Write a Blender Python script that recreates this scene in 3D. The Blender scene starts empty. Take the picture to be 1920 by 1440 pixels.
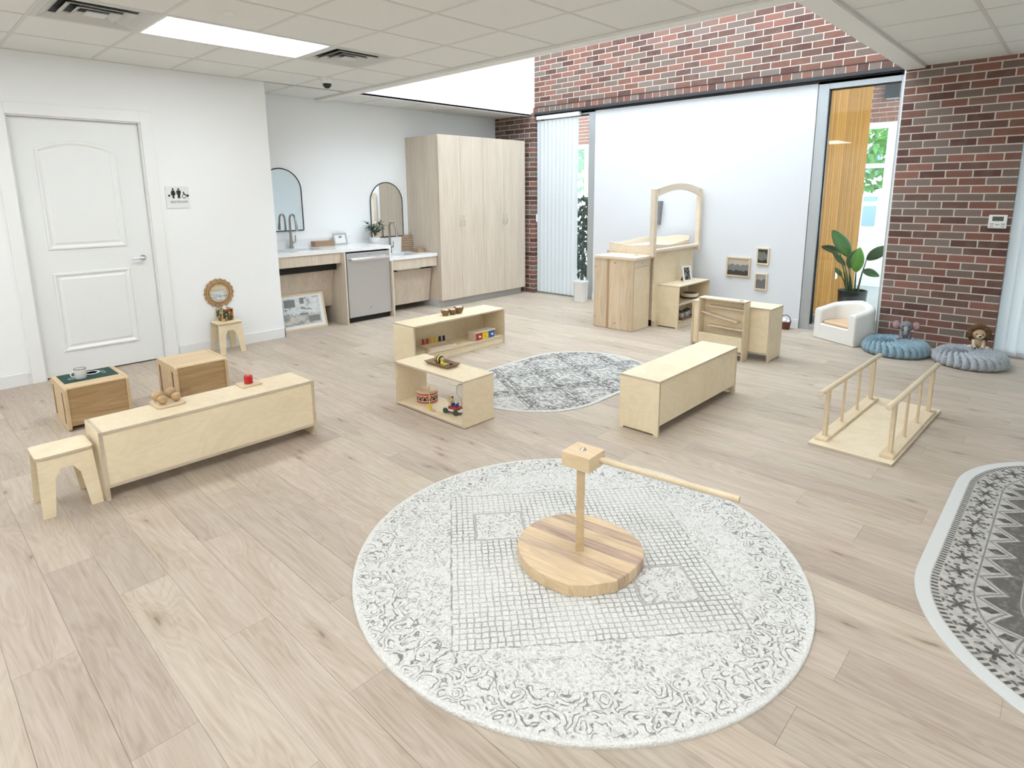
import bpy, bmesh, math, random
from mathutils import Vector, Matrix
random.seed(7)
R = math.radians
sc = bpy.context.scene
COL = sc.collection

# ------------------------------------------------------------------ camera
cam_d = bpy.data.cameras.new('camera')
cam_d.sensor_width = 36.0
cam_d.lens = 1129.155 / 1920 * 36
cam_d.shift_x = (960 - 949.12) / 1920
cam_d.shift_y = (579.59 - 720) / 1920
cam_d.clip_start = 0.05
cam = bpy.data.objects.new('camera', cam_d)
COL.objects.link(cam)
yaw, pitch, roll = R(43.7561), R(10.9338), R(0.5423)
fw = Vector((-math.sin(yaw) * math.cos(pitch), math.cos(yaw) * math.cos(pitch), -math.sin(pitch)))
rt = Vector((math.cos(yaw), math.sin(yaw), 0))
dn = fw.cross(rt)
r2 = math.cos(roll) * rt + math.sin(roll) * dn
d2 = -math.sin(roll) * rt + math.cos(roll) * dn
mw = Matrix((r2, -d2, -fw)).transposed().to_4x4()
mw.translation = Vector((0, 0, 1.543))
cam.matrix_world = mw
sc.camera = cam

# ------------------------------------------------------------------ world, daylight, exposure
WORLD_STRENGTH = 6.8
PANEL_STRENGTH = 11.5
w = bpy.data.worlds.new('sky')
sc.world = w
w.use_nodes = True
bg = w.node_tree.nodes['Background']
bg.inputs['Color'].default_value = (0.80, 0.905, 1.0, 1)
bg.inputs['Strength'].default_value = WORLD_STRENGTH
sc.view_settings.view_transform = 'Standard'
sc.view_settings.look = 'None'
sc.view_settings.exposure = 0.26
sc.view_settings.gamma = 1.0
sc.view_settings.use_curve_mapping = False

def portal(name, loc, rot, sx, sy):
    l = bpy.data.lights.new(name, 'AREA')
    l.shape = 'RECTANGLE'; l.size = sx; l.size_y = sy
    l.cycles.is_portal = True
    o = bpy.data.objects.new(name, l)
    o.location = loc; o.rotation_euler = rot
    COL.objects.link(o)
portal('skylight_portal', (-3.8, 5.55, 5.25), (0, 0, 0), 4.75, 3.0)
portal('window_portal', (1.6, 7.42, 1.35), (R(-90), 0, 0), 4.2, 2.7)

# ------------------------------------------------------------------ node helper
class G:
    def __init__(s, name, rough=0.5, metal=0.0, spec=0.5, color=(.8, .8, .8)):
        s.mat = bpy.data.materials.new(name); s.mat.use_nodes = True
        s.nt = s.mat.node_tree; s.b = s.nt.nodes['Principled BSDF']
        s.b.inputs['Roughness'].default_value = rough
        s.b.inputs['Metallic'].default_value = metal
        s.b.inputs['Specular IOR Level'].default_value = spec
        s.b.inputs['Base Color'].default_value = (*color, 1)
    def n(s, t): return s.nt.nodes.new(t)
    def lk(s, v, inp):
        if v is None: return
        if isinstance(v, bpy.types.NodeSocket): s.nt.links.new(v, inp)
        elif isinstance(v, (tuple, list)) and len(v) == 3 and inp.type == 'RGBA': inp.default_value = (*v, 1)
        else: inp.default_value = v
    def co(s, k='Object'): return s.n('ShaderNodeTexCoord').outputs[k]
    def rnd(s): return s.n('ShaderNodeObjectInfo').outputs['Random']
    def mp(s, v, sc=(1, 1, 1), loc=(0, 0, 0), rot=(0, 0, 0)):
        n = s.n('ShaderNodeMapping'); s.lk(v, n.inputs['Vector'])
        s.lk(loc, n.inputs['Location']); s.lk(rot, n.inputs['Rotation']); s.lk(sc, n.inputs['Scale'])
        return n.outputs[0]
    def noise(s, v, scale=5, detail=3, rough=.5, dist=0, col=False, w=None):
        n = s.n('ShaderNodeTexNoise')
        if w is not None:
            n.noise_dimensions = '4D'; s.lk(w, n.inputs['W'])
        s.lk(v, n.inputs['Vector'])
        s.lk(scale, n.inputs['Scale']); s.lk(detail, n.inputs['Detail'])
        s.lk(rough, n.inputs['Roughness']); s.lk(dist, n.inputs['Distortion'])
        return n.outputs['Color' if col else 'Fac']
    def vor(s, v, scale=5, feat='F1', out='Distance', rand=1.0, dim='3D'):
        n = s.n('ShaderNodeTexVoronoi'); n.feature = feat; n.voronoi_dimensions = dim
        s.lk(v, n.inputs['Vector']); s.lk(scale, n.inputs['Scale']); s.lk(rand, n.inputs['Randomness'])
        return n.outputs[out]
    def m(s, op, a, b=0.0, c=None, clamp=False):
        n = s.n('ShaderNodeMath'); n.operation = op; n.use_clamp = clamp
        s.lk(a, n.inputs[0]); s.lk(b, n.inputs[1])
        if c is not None: s.lk(c, n.inputs[2])
        return n.outputs[0]
    def vm(s, op, a, b):
        n = s.n('ShaderNodeVectorMath'); n.operation = op
        s.lk(a, n.inputs[0]); s.lk(b, n.inputs[1] if op != 'SCALE' else n.inputs['Scale'])
        return n.outputs[0]
    def sep(s, v):
        n = s.n('ShaderNodeSeparateXYZ'); s.lk(v, n.inputs[0]); return n.outputs
    def comb(s, x=0., y=0., z=0.):
        n = s.n('ShaderNodeCombineXYZ'); s.lk(x, n.inputs[0]); s.lk(y, n.inputs[1]); s.lk(z, n.inputs[2]); return n.outputs[0]
    def ramp(s, f, pts, interp='LINEAR'):
        n = s.n('ShaderNodeValToRGB'); cr = n.color_ramp; cr.interpolation = interp
        while len(cr.elements) > 1: cr.elements.remove(cr.elements[-1])
        for i, (p, c) in enumerate(pts):
            e = cr.elements[0] if i == 0 else cr.elements.new(p)
            e.position = p
            e.color = (*c, 1) if not isinstance(c, (int, float)) else (c, c, c, 1)
        s.lk(f, n.inputs[0]); return n.outputs[0]
    def mix(s, f, a, b, mode='MIX'):
        n = s.n('ShaderNodeMix'); n.data_type = 'RGBA'; n.blend_type = mode
        s.lk(f, n.inputs[0]); s.lk(a, n.inputs[6]); s.lk(b, n.inputs[7]); return n.outputs[2]
    def step(s, v, lo, hi):       # smooth 0..1
        n = s.n('ShaderNodeMapRange'); n.interpolation_type = 'SMOOTHSTEP'
        s.lk(v, n.inputs[0]); s.lk(lo, n.inputs[1]); s.lk(hi, n.inputs[2]); return n.outputs[0]
    def hsv(s, c, h=.5, sa=1., v=1.):
        n = s.n('ShaderNodeHueSaturation'); s.lk(h, n.inputs['Hue']); s.lk(sa, n.inputs['Saturation']); s.lk(v, n.inputs['Value']); s.lk(c, n.inputs['Color']); return n.outputs[0]
    def bump(s, h, st=.3, d=.002):
        n = s.n('ShaderNodeBump'); s.lk(st, n.inputs['Strength']); s.lk(d, n.inputs['Distance']); s.lk(h, n.inputs['Height'])
        s.nt.links.new(n.outputs[0], s.b.inputs['Normal'])
    def color(s, c): s.lk(c, s.b.inputs['Base Color']); return s
    def rough(s, c): s.lk(c, s.b.inputs['Roughness']); return s

def plain(name, c, rough=.5, metal=0., spec=.5):
    return G(name, rough, metal, spec, c).mat

# ------------------------------------------------------------------ materials
def wood(name, light, dark, axis=0, scale=1.0, rough=.45, swirl=2.2, rnd=.10, streak=.5, knots=0.0, fine=.35):
    g = G(name, rough)
    oc = g.co()
    off = g.vm('SCALE', g.comb(1., 1.7, .6), g.m('MULTIPLY', g.rnd(), 37.0))
    v = g.vm('ADD', oc, off)
    st = [14, 14, 14]; st[axis] = 1.6
    v1 = g.mp(v, tuple(x * scale for x in st))
    n1 = g.noise(v1, 1.0, 4, .6, swirl)
    st2 = [120, 120, 120]; st2[axis] = 4
    n2 = g.noise(g.mp(v, tuple(x * scale for x in st2)), 1.0, 2, .6)
    f = g.m('ADD', g.m('MULTIPLY', n1, 1 - fine), g.m('MULTIPLY', n2, fine))
    c = g.ramp(f, [(.30, dark), (.30 + .4 * streak, tuple((a + b) / 2 for a, b in zip(light, dark))), (.72, light)])
    if knots:
        st3 = [5, 5, 5]; st3[axis] = 1.8
        k = g.vor(g.vm('ADD', g.mp(v, tuple(x * scale for x in st3)), g.vm('SCALE', g.noise(v, 9, 2, col=True), .25)), 1.0)
        c = g.mix(g.m('MULTIPLY', g.step(k, .16, .02), knots), c, tuple(x * .45 for x in dark))
    val = g.m('ADD', 1 - rnd / 2, g.m('MULTIPLY', g.rnd(), rnd))
    g.color(g.hsv(c, v=val)); g.bump(n2, .08, .001)
    return g.mat

def birch_mat(name, light=(.84, .72, .51), dark=(.73, .59, .385)):
    g = G(name, .42)
    oc = g.co(); off = g.vm('SCALE', g.comb(1., .7, .4), g.m('MULTIPLY', g.rnd(), 23.0)); v = g.vm('ADD', oc, off)
    big = g.noise(g.mp(v, (2.2, 2.2, 3.2)), 1.0, 2, .5, 1.2)
    rings = g.m('SINE', g.m('MULTIPLY', big, 60.0))
    rings = g.m('MULTIPLY', g.m('ADD', rings, 1.0), .5)
    fine = g.noise(g.mp(v, (18, 18, 140)), 1.0, 2, .5)
    f = g.m('ADD', g.m('MULTIPLY', rings, .10), g.m('ADD', g.m('MULTIPLY', big, .50), g.m('MULTIPLY', fine, .36)))
    c = g.ramp(f, [(.22, dark), (.62, light)])
    k = g.vor(g.mp(v, (2.5, 2.5, 3.5)), 1.0)
    c = g.mix(g.m('MULTIPLY', g.step(k, .045, .01), .55), c, (.36, .22, .10))
    g.color(g.hsv(c, v=g.m('ADD', .95, g.m('MULTIPLY', g.rnd(), .09))))
    return g.mat

M = {}
def mk_materials():
    M['birch'] = birch_mat('birch_plywood')
    g = G('plywood_edge', .6); x, y, z = g.sep(g.co())
    f = g.m('ADD', g.noise(g.mp(g.co(), (260, 260, 260)), 1., 1), g.noise(g.mp(g.co(), (6, 6, 6)), 1, 1))
    g.color(g.ramp(f, [(.8, (.46, .37, .27)), (1.2, (.60, .50, .38))])); M['ply_edge'] = g.mat
    M['oak'] = wood('rubberwood', (.63, .45, .245), (.35, .205, .088), 1, .8, .4, 2.6, .12, .6, knots=.5, fine=.25)
    M['oak_light'] = wood('rubberwood_light', (.72, .56, .35), (.56, .39, .21), 1, .8, .4, 1.4, .06)
    M['beech'] = wood('beech', (.74, .59, .41), (.62, .47, .30), 0, 1.0, .4, 1.0, .06)
    M['dowel'] = wood('dowel_wood', (.77, .65, .46), (.66, .52, .34), 1, 1.0, .4, .6, .06)
    M['ramp_birch'] = birch_mat('ramp_plywood', (.82, .71, .52), (.72, .59, .40))
    M['maple'] = wood('maple', (.79, .68, .54), (.69, .56, .42), 1, .8, .4, 1.2, .05)
    # pine boards with brown streaks
    M['pine'] = wood('pine_boards', (.76, .63, .46), (.54, .385, .235), 2, .8, .45, 1.8, .14, .5, knots=.6, fine=.25)
    M['pine_brown'] = wood('pine_brown_strip', (.50, .33, .19), (.40, .25, .13), 2, .9, .45, 1.2, .05)
    g = G('laminate', .5)
    v = g.mp(g.co(), (55, 55, 2.2)); n1 = g.noise(v, 1, 4, .65, .3); n2 = g.noise(g.mp(g.co(), (10, 10, .6)), 1, 2)
    f = g.m('ADD', g.m('MULTIPLY', n1, .7), g.m('MULTIPLY', n2, .3))
    g.color(g.ramp(f, [(.32, (.55, .46, .365)), (.66, (.71, .615, .50))])); M['laminate'] = g.mat
    # vinyl plank
    g = G('vinyl_plank', .48, spec=.35)
    rn = g.rnd(); v = g.vm('ADD', g.co(), g.vm('SCALE', g.comb(3.1, 1.3, .0), g.m('MULTIPLY', rn, 41.)))
    cath = g.noise(g.mp(v, (1.3, 9, 1)), 1, 2, .5, .9)
    ring = g.m('MULTIPLY', g.m('ADD', g.m('SINE', g.m('MULTIPLY', cath, 70.)), 1.), .5)
    gr = g.noise(g.mp(v, (3.0, 60, 1)), 1, 4, .65, .4)
    fin = g.noise(g.mp(v, (9, 320, 1)), 1, 2, .6)
    f = g.m('ADD', g.m('ADD', g.m('MULTIPLY', ring, .08), g.m('MULTIPLY', gr, .45)), g.m('ADD', g.m('MULTIPLY', fin, .19), g.m('MULTIPLY', cath, .28)))
    c = g.ramp(f, [(.26, (.33, .265, .205)), (.42, (.455, .38, .305)), (.58, (.55, .475, .395)), (.75, (.62, .55, .475))])
    kd = g.vor(g.vm('ADD', g.mp(v, (1.3, 5.4, 1)), g.vm('SCALE', g.noise(v, 9, 2, col=True), .20)), 1.0, dim='2D')
    ks = g.n('ShaderNodeTexVoronoi'); ks.voronoi_dimensions = '2D'; g.lk(1.0, ks.inputs['Scale']); g.lk(g.vm('ADD', g.mp(v, (1.3, 5.4, 1)), g.vm('SCALE', g.noise(v, 9, 2, col=True), .20)), ks.inputs['Vector'])
    km = g.step(g.sep(ks.outputs['Color'])[0], .60, .66)
    c = g.mix(g.m('MULTIPLY', km, g.m('MULTIPLY', g.step(kd, .19, .02), .40)), c, (.27, .195, .14))
    c = g.mix(g.m('MULTIPLY', km, g.m('MULTIPLY', g.step(kd, .05, .012), .5)), c, (.13, .09, .065))
    hue = g.m('ADD', .492, g.m('MULTIPLY', g.m('FRACT', g.m('MULTIPLY', rn, 7.3)), .016))
    g.color(g.hsv(c, h=hue, sa=1.10, v=g.m('ADD', .87, g.m('MULTIPLY', rn, .18))))
    g.rough(g.ramp(gr, [(.3, .42), (.7, .56)])); g.bump(fin, .06, .001); M['plank'] = g.mat
    M['joint'] = plain('plank_joint', (.40, .33, .265), .8)
    # wall paint
    g = G('white_paint', .55, spec=.3); g.color((.885, .90, .90)); g.bump(g.noise(g.co(), 260, 2), .04, .001); M['paint'] = g.mat
    M['trim'] = plain('white_trim_paint', (.86, .868, .86), .35)
    M['base'] = plain('baseboard_paint', (.80, .81, .81), .4)
    M['door'] = plain('door_paint', (.83, .845, .835), .4)
    g = G('ceiling_tile', .9, spec=.1)
    sp = g.noise(g.co(), 190, 2, .6); sp2 = g.vor(g.co(), 110)
    g.color(g.mix(g.m('MULTIPLY', g.step(sp, .56, .66), .22), (.80, .805, .775), (.47, .465, .44)))
    g.bump(sp, .25, .002); M['tile'] = g.mat
    M['tbar'] = plain('ceiling_grid_paint', (.66, .655, .62), .5)
    M['soffit'] = plain('soffit_paint', (.84, .83, .80), .6)
    # brick
    g = G('brick_clay', .85, spec=.2)
    rn = g.rnd()
    base = g.ramp(rn, [(0, (0.215, 0.102, 0.077)), (0.16, (0.124, 0.063, 0.053)), (0.32, (0.192, 0.141, 0.115)), (0.48, (0.277, 0.13, 0.099)), (0.62, (0.158, 0.088, 0.071)), (0.78, (0.22, 0.169, 0.145)), (0.9, (0.237, 0.141, 0.113))], 'CONSTANT')
    v = g.vm('ADD', g.co(), g.vm('SCALE', g.comb(1., 0., 1.), g.m('MULTIPLY', rn, 17.)))
    sp = g.noise(v, 9, 3); sp2 = g.noise(v, 150, 2)
    c = g.mix(g.m('MULTIPLY', g.step(sp, .45, .75), .45), base, (.23, .165, .135))
    c = g.mix(g.m('MULTIPLY', g.step(sp2, .55, .75), .3), c, (.10, .06, .052))
    g.color(c); g.bump(sp2, .35, .002); M['brick'] = g.mat
    g = G('mortar', .95, spec=.1); g.color(g.ramp(g.noise(g.co(), 60, 3), [(.3, (.66, .60, .53)), (.7, (.80, .74, .67))])); M['mortar'] = g.mat
    # metals, glass and so on
    M['alu'] = plain('aluminium_frame', (.50, .53, .55), .35, .6)
    M['dark_steel'] = plain('lintel_steel', (.045, .047, .05), .5, .2)
    M['black'] = plain('black_metal', (.012, .012, .013), .4)
    M['black_void'] = plain('black_parts_gap_shade', (.010, .010, .010), .6)  # black parts; also stands in for shade in gaps
    g = G('stainless', .36, .85); g.color(g.ramp(g.noise(g.mp(g.co(), (3, 3, 220)), 1, 2), [(.3, (.60, .605, .625)), (.7, (.635, .64, .66))])); M['steel'] = g.mat
    M['steel_bright'] = plain('stainless_handle', (.78, .78, .79), .22, .9)
    M['chrome'] = plain('chrome', (.72, .73, .74), .12, 1.0)
    M['nickel'] = plain('brushed_nickel', (.36, .34, .32), .28, 1.0)
    M['mirror'] = plain('mirror_silver', (.90, .92, .92), .01, 1.0)
    g = G('clear_glass'); nt = g.nt
    tr = g.n('ShaderNodeBsdfTransparent'); gl = g.n('ShaderNodeBsdfGlossy'); gl.inputs['Roughness'].default_value = .02
    tr.inputs['Color'].default_value = (.93, .97, .96, 1)
    lw = g.n('ShaderNodeFresnel'); lw.inputs['IOR'].default_value = 1.45
    mx = g.n('ShaderNodeMixShader'); nt.links.new(lw.outputs[0], mx.inputs[0]); nt.links.new(tr.outputs[0], mx.inputs[1]); nt.links.new(gl.outputs[0], mx.inputs[2])
    nt.links.new(mx.outputs[0], nt.nodes['Material Output'].inputs['Surface']); M['glass'] = g.mat
    M['quartz'] = plain('white_quartz', (.86, .865, .86), .18)
    g = G('blind_vinyl', .6, color=(.86, .875, .89)); nt = g.nt
    tl = g.n('ShaderNodeBsdfTranslucent'); tl.inputs['Color'].default_value = (.80, .86, .92, 1)
    mx = g.n('ShaderNodeMixShader'); mx.inputs[0].default_value = .38
    nt.links.new(g.b.outputs[0], mx.inputs[1]); nt.links.new(tl.outputs[0], mx.inputs[2]); nt.links.new(mx.outputs[0], nt.nodes['Material Output'].inputs['Surface']); M['blind'] = g.mat
    g = G('shade_fabric', .75, spec=.2); g.color((.71, .72, .74)); g.bump(g.noise(g.mp(g.co(), (600, 600, 120)), 1, 2), .08, .001); M['shade'] = g.mat
    g = G('light_panel'); g.b.inputs['Emission Color'].default_value = (.92, .965, 1, 1); g.b.inputs['Emission Strength'].default_value = PANEL_STRENGTH; M['panel'] = g.mat
    M['acrylic'] = plain('acrylic_plate', (.80, .825, .82), .15)
    M['white_metal'] = plain('white_enamel_metal', (.80, .80, .78), .4)
    M['kick_grey'] = plain('toe_kick_grey', (.52, .52, .51), .5)
    M['diff'] = plain('diffuser_metal', (.62, .62, .60), .45)
    M['white'] = plain('white_plastic', (.85, .85, .84), .35)
    M['grey_plastic'] = plain('grey_plastic', (.33, .34, .35), .5)
    M['lcd'] = plain('lcd_screen', (.075, .105, .07), .2)
    g = G('white_leather', .42); g.color((.82, .80, .75)); g.bump(g.noise(g.co(), 420, 2), .12, .001); M['leather'] = g.mat
    g = G('tan_leather', .45); g.color((.70, .48, .30)); g.bump(g.noise(g.co(), 420, 2), .12, .001); M['tan'] = g.mat
    for k, c in (('blue_velvet', (.22, .335, .40)), ('grey_velvet', (.37, .40, .43))):
        g = G(k, .8, spec=.2); f = g.noise(g.co(), 30, 3, .6)
        g.color(g.ramp(f, [(.3, tuple(x * .82 for x in c)), (.7, tuple(x * 1.15 for x in c))])); g.bump(g.noise(g.co(), 500, 2), .2, .001)
        g.b.inputs['Sheen Weight'].default_value = .5; M[k] = g.mat
    def yarn(k, c):
        g = G(k, .9, spec=.1); f = g.vor(g.co(), 170)
        g.color(g.ramp(f, [(.0, tuple(min(1, x * 1.2) for x in c)), (.8, tuple(x * .6 for x in c))])); g.bump(f, .6, .003); M[k] = g.mat
    yarn('yarn_grey', (.27, .265, .275)); yarn('yarn_lgrey', (.42, .42, .43)); yarn('yarn_pink', (.66, .36, .38)); yarn('yarn_brown', (.17, .095, .05)); yarn('yarn_tan', (.58, .40, .24)); yarn('yarn_cream', (.78, .66, .50))
    g = G('rattan', .65); f = g.m('SINE', g.m('MULTIPLY', g.sep(g.co())[1], 900.)); f = g.m('ADD', g.m('MULTIPLY', f, .2), g.noise(g.co(), 60, 3))
    g.color(g.ramp(f, [(.3, (.36, .21, .09)), (.7, (.58, .38, .19))])); g.bump(g.noise(g.co(), 260, 2), .5, .002); M['rattan'] = g.mat
    for k, c, r in (('red', (.55, .015, .015), .35), ('yellow', (.78, .56, .02), .4), ('navy', (.012, .016, .05), .4), ('blue', (.02, .10, .36), .4), ('dred', (.42, .03, .02), .4), ('green', (.13, .22, .12), .4), ('dkgreen', (.035, .075, .055), .5),
                    ('enamel', (.84, .84, .83), .18), ('enamel_rim', (.05, .05, .06), .3), ('chalk', (.62, .68, .64), .8), ('white_print', (.80, .80, .78), .7), ('walnut', (.17, .085, .04), .45), ('dark', (.03, .022, .02), .4), ('brown_leather', (.15, .045, .022), .5), ('tissue', (.88, .88, .88), .8), ('soil', (.05, .035, .025), .9),
                    ('pot_dark', (.022, .024, .027), .35), ('bin_white', (.86, .86, .855), .4), ('felt_grey', (.22, .225, .23), .9), ('pink', (.6, .25, .3), .5), ('frame_white', (.80, .79, .76), .45), ('silver_frame', (.46, .45, .42), .35), ('gold', (.62, .47, .2), .4), ('cream', (.83, .79, .68), .6)):
        M[k] = plain(k, c, r)
    g = G('green_mat', .8); g.color(g.ramp(g.noise(g.co(), 200, 2), [(.3, (.008, .040, .034)), (.7, (.014, .060, .050))])); M['green_mat'] = g.mat
    g = G('coconut', .55); g.color(g.ramp(g.noise(g.co(), 90, 3, .7), [(.3, (.10, .05, .018)), (.7, (.27, .155, .06))])); M['coconut'] = g.mat
    g = G('leaf', .32); x, y, z = g.sep(g.co())
    g.color(g.mix(g.rnd(), g.ramp(g.noise(g.mp(g.co(), (3, 60, 1)), 1, 2), [(.3, (.035, .135, .022)), (.7, (.075, .235, .035))]), (.03, .10, .03))); M['leaf'] = g.mat
    g = G('leaf_bright', .35); g.color(g.ramp(g.noise(g.mp(g.co(), (3, 60, 1)), 1, 2), [(.3, (.075, .27, .02)), (.7, (.13, .38, .04))])); M['leaf_bright'] = g.mat
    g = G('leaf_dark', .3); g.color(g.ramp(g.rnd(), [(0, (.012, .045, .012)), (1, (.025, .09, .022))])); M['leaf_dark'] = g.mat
    M['stem'] = plain('stem', (.045, .09, .025), .4)
    g = G('tree_leaves', .6); g.color(g.ramp(g.noise(g.co(), 6, 3), [(.3, (.06, .19, .035)), (.7, (.16, .36, .08))])); M['tree'] = g.mat
    M['bark'] = plain('bark', (.16, .11, .075), .9)
    M['cedar'] = wood('cedar_board', (.31, .150, .036), (.20, .090, .020), 2, .8, .85, 1.0, .45, .5); M['cedar'].node_tree.nodes['Principled BSDF'].inputs['Specular IOR Level'].default_value = .1
    M['cedar_back'] = plain('cedar_backing', (.16, .09, .035), .9)
    M['paving'] = plain('paving', (.40, .40, .40), .8)
    M['stucco'] = plain('building_render', (.50, .42, .36), .9)
    M['far_glass'] = plain('far_window_glass', (.16, .22, .27), .15)
    M['carpet'] = plain('entry_mat', (.07, .07, .072), .95)

mk_materials()
# ------------------------------------------------------------------ mesh helpers
class MB:
    def __init__(s): s.v = []; s.f = []; s.mi = []
    def add(s, vs, fs, mi=0):
        o = len(s.v); s.v += [tuple(p) for p in vs]; s.f += [tuple(i + o for i in f) for f in fs]; s.mi += [mi] * len(fs); return s
    def box(s, x0, x1, y0, y1, z0, z1, mi=0):
        vs = [(x, y, z) for z in (z0, z1) for x, y in ((x0, y0), (x1, y0), (x1, y1), (x0, y1))]
        return s.add(vs, [(3, 2, 1, 0), (4, 5, 6, 7), (0, 1, 5, 4), (1, 2, 6, 5), (2, 3, 7, 6), (3, 0, 4, 7)], mi)
    def prism(s, poly, h0, h1, axis=2, mi=0):
        """poly: 2D points; extruded along axis from h0 to h1. axis 2: (x,y) axis 0: (y,z) axis 1: (x,z)"""
        def P(a, b, h): return (a, b, h) if axis == 2 else ((h, a, b) if axis == 0 else (a, h, b))
        n = len(poly); vs = [P(a, b, h0) for a, b in poly] + [P(a, b, h1) for a, b in poly]
        fs = [tuple(range(n - 1, -1, -1)), tuple(range(n, 2 * n))] + [(i, (i + 1) % n, n + (i + 1) % n, n + i) for i in range(n)]
        return s.add(vs, fs, mi)
    def lathe(s, prof, seg=24, c=(0, 0, 0), axis=2, mi=0, ang=2 * math.pi):
        vs = []; fs = []; n = len(prof)
        for i in range(seg):
            a = 2 * math.pi * i / seg; ca, sa = math.cos(a), math.sin(a)
            for r, h in prof:
                p = (r * ca, r * sa, h) if axis == 2 else ((h, r * ca, r * sa) if axis == 0 else (r * sa, h, r * ca))
                vs.append((p[0] + c[0], p[1] + c[1], p[2] + c[2]))
        for i in range(seg):
            j = (i + 1) % seg
            for k in range(n - 1): fs.append((i * n + k, j * n + k, j * n + k + 1, i * n + k + 1))
        if prof[0][0] > 1e-6: fs.append(tuple(i * n for i in range(seg - 1, -1, -1)))
        if prof[-1][0] > 1e-6: fs.append(tuple(i * n + n - 1 for i in range(seg)))
        return s.add(vs, fs, mi)
    def cyl(s, c, r, h, seg=20, axis=2, mi=0): return s.lathe([(r, 0), (r, h)], seg, c, axis, mi)
    def sphere(s, c, r, seg=16, rings=10, sc=(1, 1, 1), mi=0):
        prof = [(math.sin(math.pi * i / rings), -math.cos(math.pi * i / rings)) for i in range(rings + 1)]
        prof[0] = (0, -1); prof[-1] = (0, 1)
        t = MB().lathe([(a, b) for a, b in prof], seg)
        return s.add([(c[0] + p[0] * r * sc[0], c[1] + p[1] * r * sc[1], c[2] + p[2] * r * sc[2]) for p in t.v], t.f, mi)
    def tube(s, pts, r, seg=10, mi=0, closed=False):
        pts = [Vector(p) for p in pts]; n = len(pts); rr = r if isinstance(r, (list, tuple)) else [r] * n
        vs = []; fs = []; up = None
        for i, p in enumerate(pts):
            if closed: t = pts[(i + 1) % n] - pts[i - 1]
            else: t = pts[min(i + 1, n - 1)] - pts[max(i - 1, 0)]
            t.normalize()
            if up is None: up = t.orthogonal().normalized()
            up = (up - t * up.dot(t)).normalized(); sd = t.cross(up)
            for k in range(seg):
                a = 2 * math.pi * k / seg; q = p + (up * math.cos(a) + sd * math.sin(a)) * rr[i]; vs.append(q[:])
        m_ = n if closed else n - 1
        for i in range(m_):
            j = (i + 1) % n
            for k in range(seg): fs.append((i * seg + k, i * seg + (k + 1) % seg, j * seg + (k + 1) % seg, j * seg + k))
        if not closed: fs += [tuple(range(seg - 1, -1, -1)), tuple((n - 1) * seg + k for k in range(seg))]
        return s.add(vs, fs, mi)
    def xf(s, mat):
        s.v = [tuple(mat @ Vector(p)) for p in s.v]; return s
    def mesh(s, name, mats, smooth=False):
        me = bpy.data.meshes.new(name); me.from_pydata(s.v, [], s.f); me.update()
        bm = bmesh.new(); bm.from_mesh(me); bmesh.ops.recalc_face_normals(bm, faces=bm.faces); bm.to_mesh(me); bm.free()
        for m in (mats if isinstance(mats, (list, tuple)) else [mats]): me.materials.append(m)
        if any(s.mi):
            for p, i in zip(me.polygons, s.mi): p.material_index = i
        if smooth:
            me.polygons.foreach_set('use_smooth', [True] * len(me.polygons))
            try: me.set_sharp_from_angle(angle=R(40))
            except Exception: pass
        return me
    def build(s, name, mats, parent=None, smooth=False, bevel=0, loc=None):
        o = bpy.data.objects.new(name, s.mesh(name, mats, smooth)); COL.objects.link(o)
        if parent is not None: o.parent = parent
        if loc is not None: o.location = loc
        if bevel:
            b = o.modifiers.new('bevel', 'BEVEL'); b.width = bevel; b.segments = 2; b.limit_method = 'ANGLE'; b.angle_limit = R(40)
        return o

def bx(*a, mi=0): return MB().box(*a, mi=mi)
def tag(o, label, cat=None, group=None, kind=None):
    o['label'] = label
    if cat: o['category'] = cat
    if group: o['group'] = group
    if kind: o['kind'] = kind
    return o
def thing(name, label, cat, loc=(0, 0, 0), rotz=0, group=None):
    o = bpy.data.objects.new(name, None); o.empty_display_size = .05; COL.objects.link(o)
    o.location = loc; o.rotation_euler = (0, 0, rotz)
    return tag(o, label, cat, group)
def struct(o, label, cat): return tag(o, label, cat, kind='structure')
def inst(name, me, parent, loc, rot=None, sc_=None):
    o = bpy.data.objects.new(name, me); COL.objects.link(o); o.parent = parent; o.location = loc
    if rot: o.rotation_euler = rot
    if sc_: o.scale = sc_
    return o
def dup(root, loc, rotz=0, label=None):
    r = root.copy(); COL.objects.link(r); r.location = loc; r.rotation_euler = (0, 0, rotz)
    if label: r['label'] = label
    for ch in list(root.children):
        c = ch.copy(); COL.objects.link(c); c.parent = r
        for gch in list(ch.children):
            d = gch.copy(); COL.objects.link(d); d.parent = c
    return r
def rrect(x0, x1, y0, y1, r, n=5):
    out = []
    for cx, cy, a0 in ((x1 - r, y1 - r, 0), (x0 + r, y1 - r, 90), (x0 + r, y0 + r, 180), (x1 - r, y0 + r, 270)):
        for i in range(n + 1):
            a = R(a0 + 90 * i / n); out.append((cx + r * math.cos(a), cy + r * math.sin(a)))
    return out
def to_px(p):
    """project to the 1920x1440 frame, used only to pick which planks/bricks lie in view"""
    d = Vector(p) - cam.location
    z = d.dot(fw)
    if z < .05: return None
    return (949.12 + 1129.155 * d.dot(r2) / z, 579.59 + 1129.155 * d.dot(d2) / z)
def in_view(p, m=40):
    q = to_px(p); return q is not None and -m < q[0] < 1920 + m and -m < q[1] < 1440 + m
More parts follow.
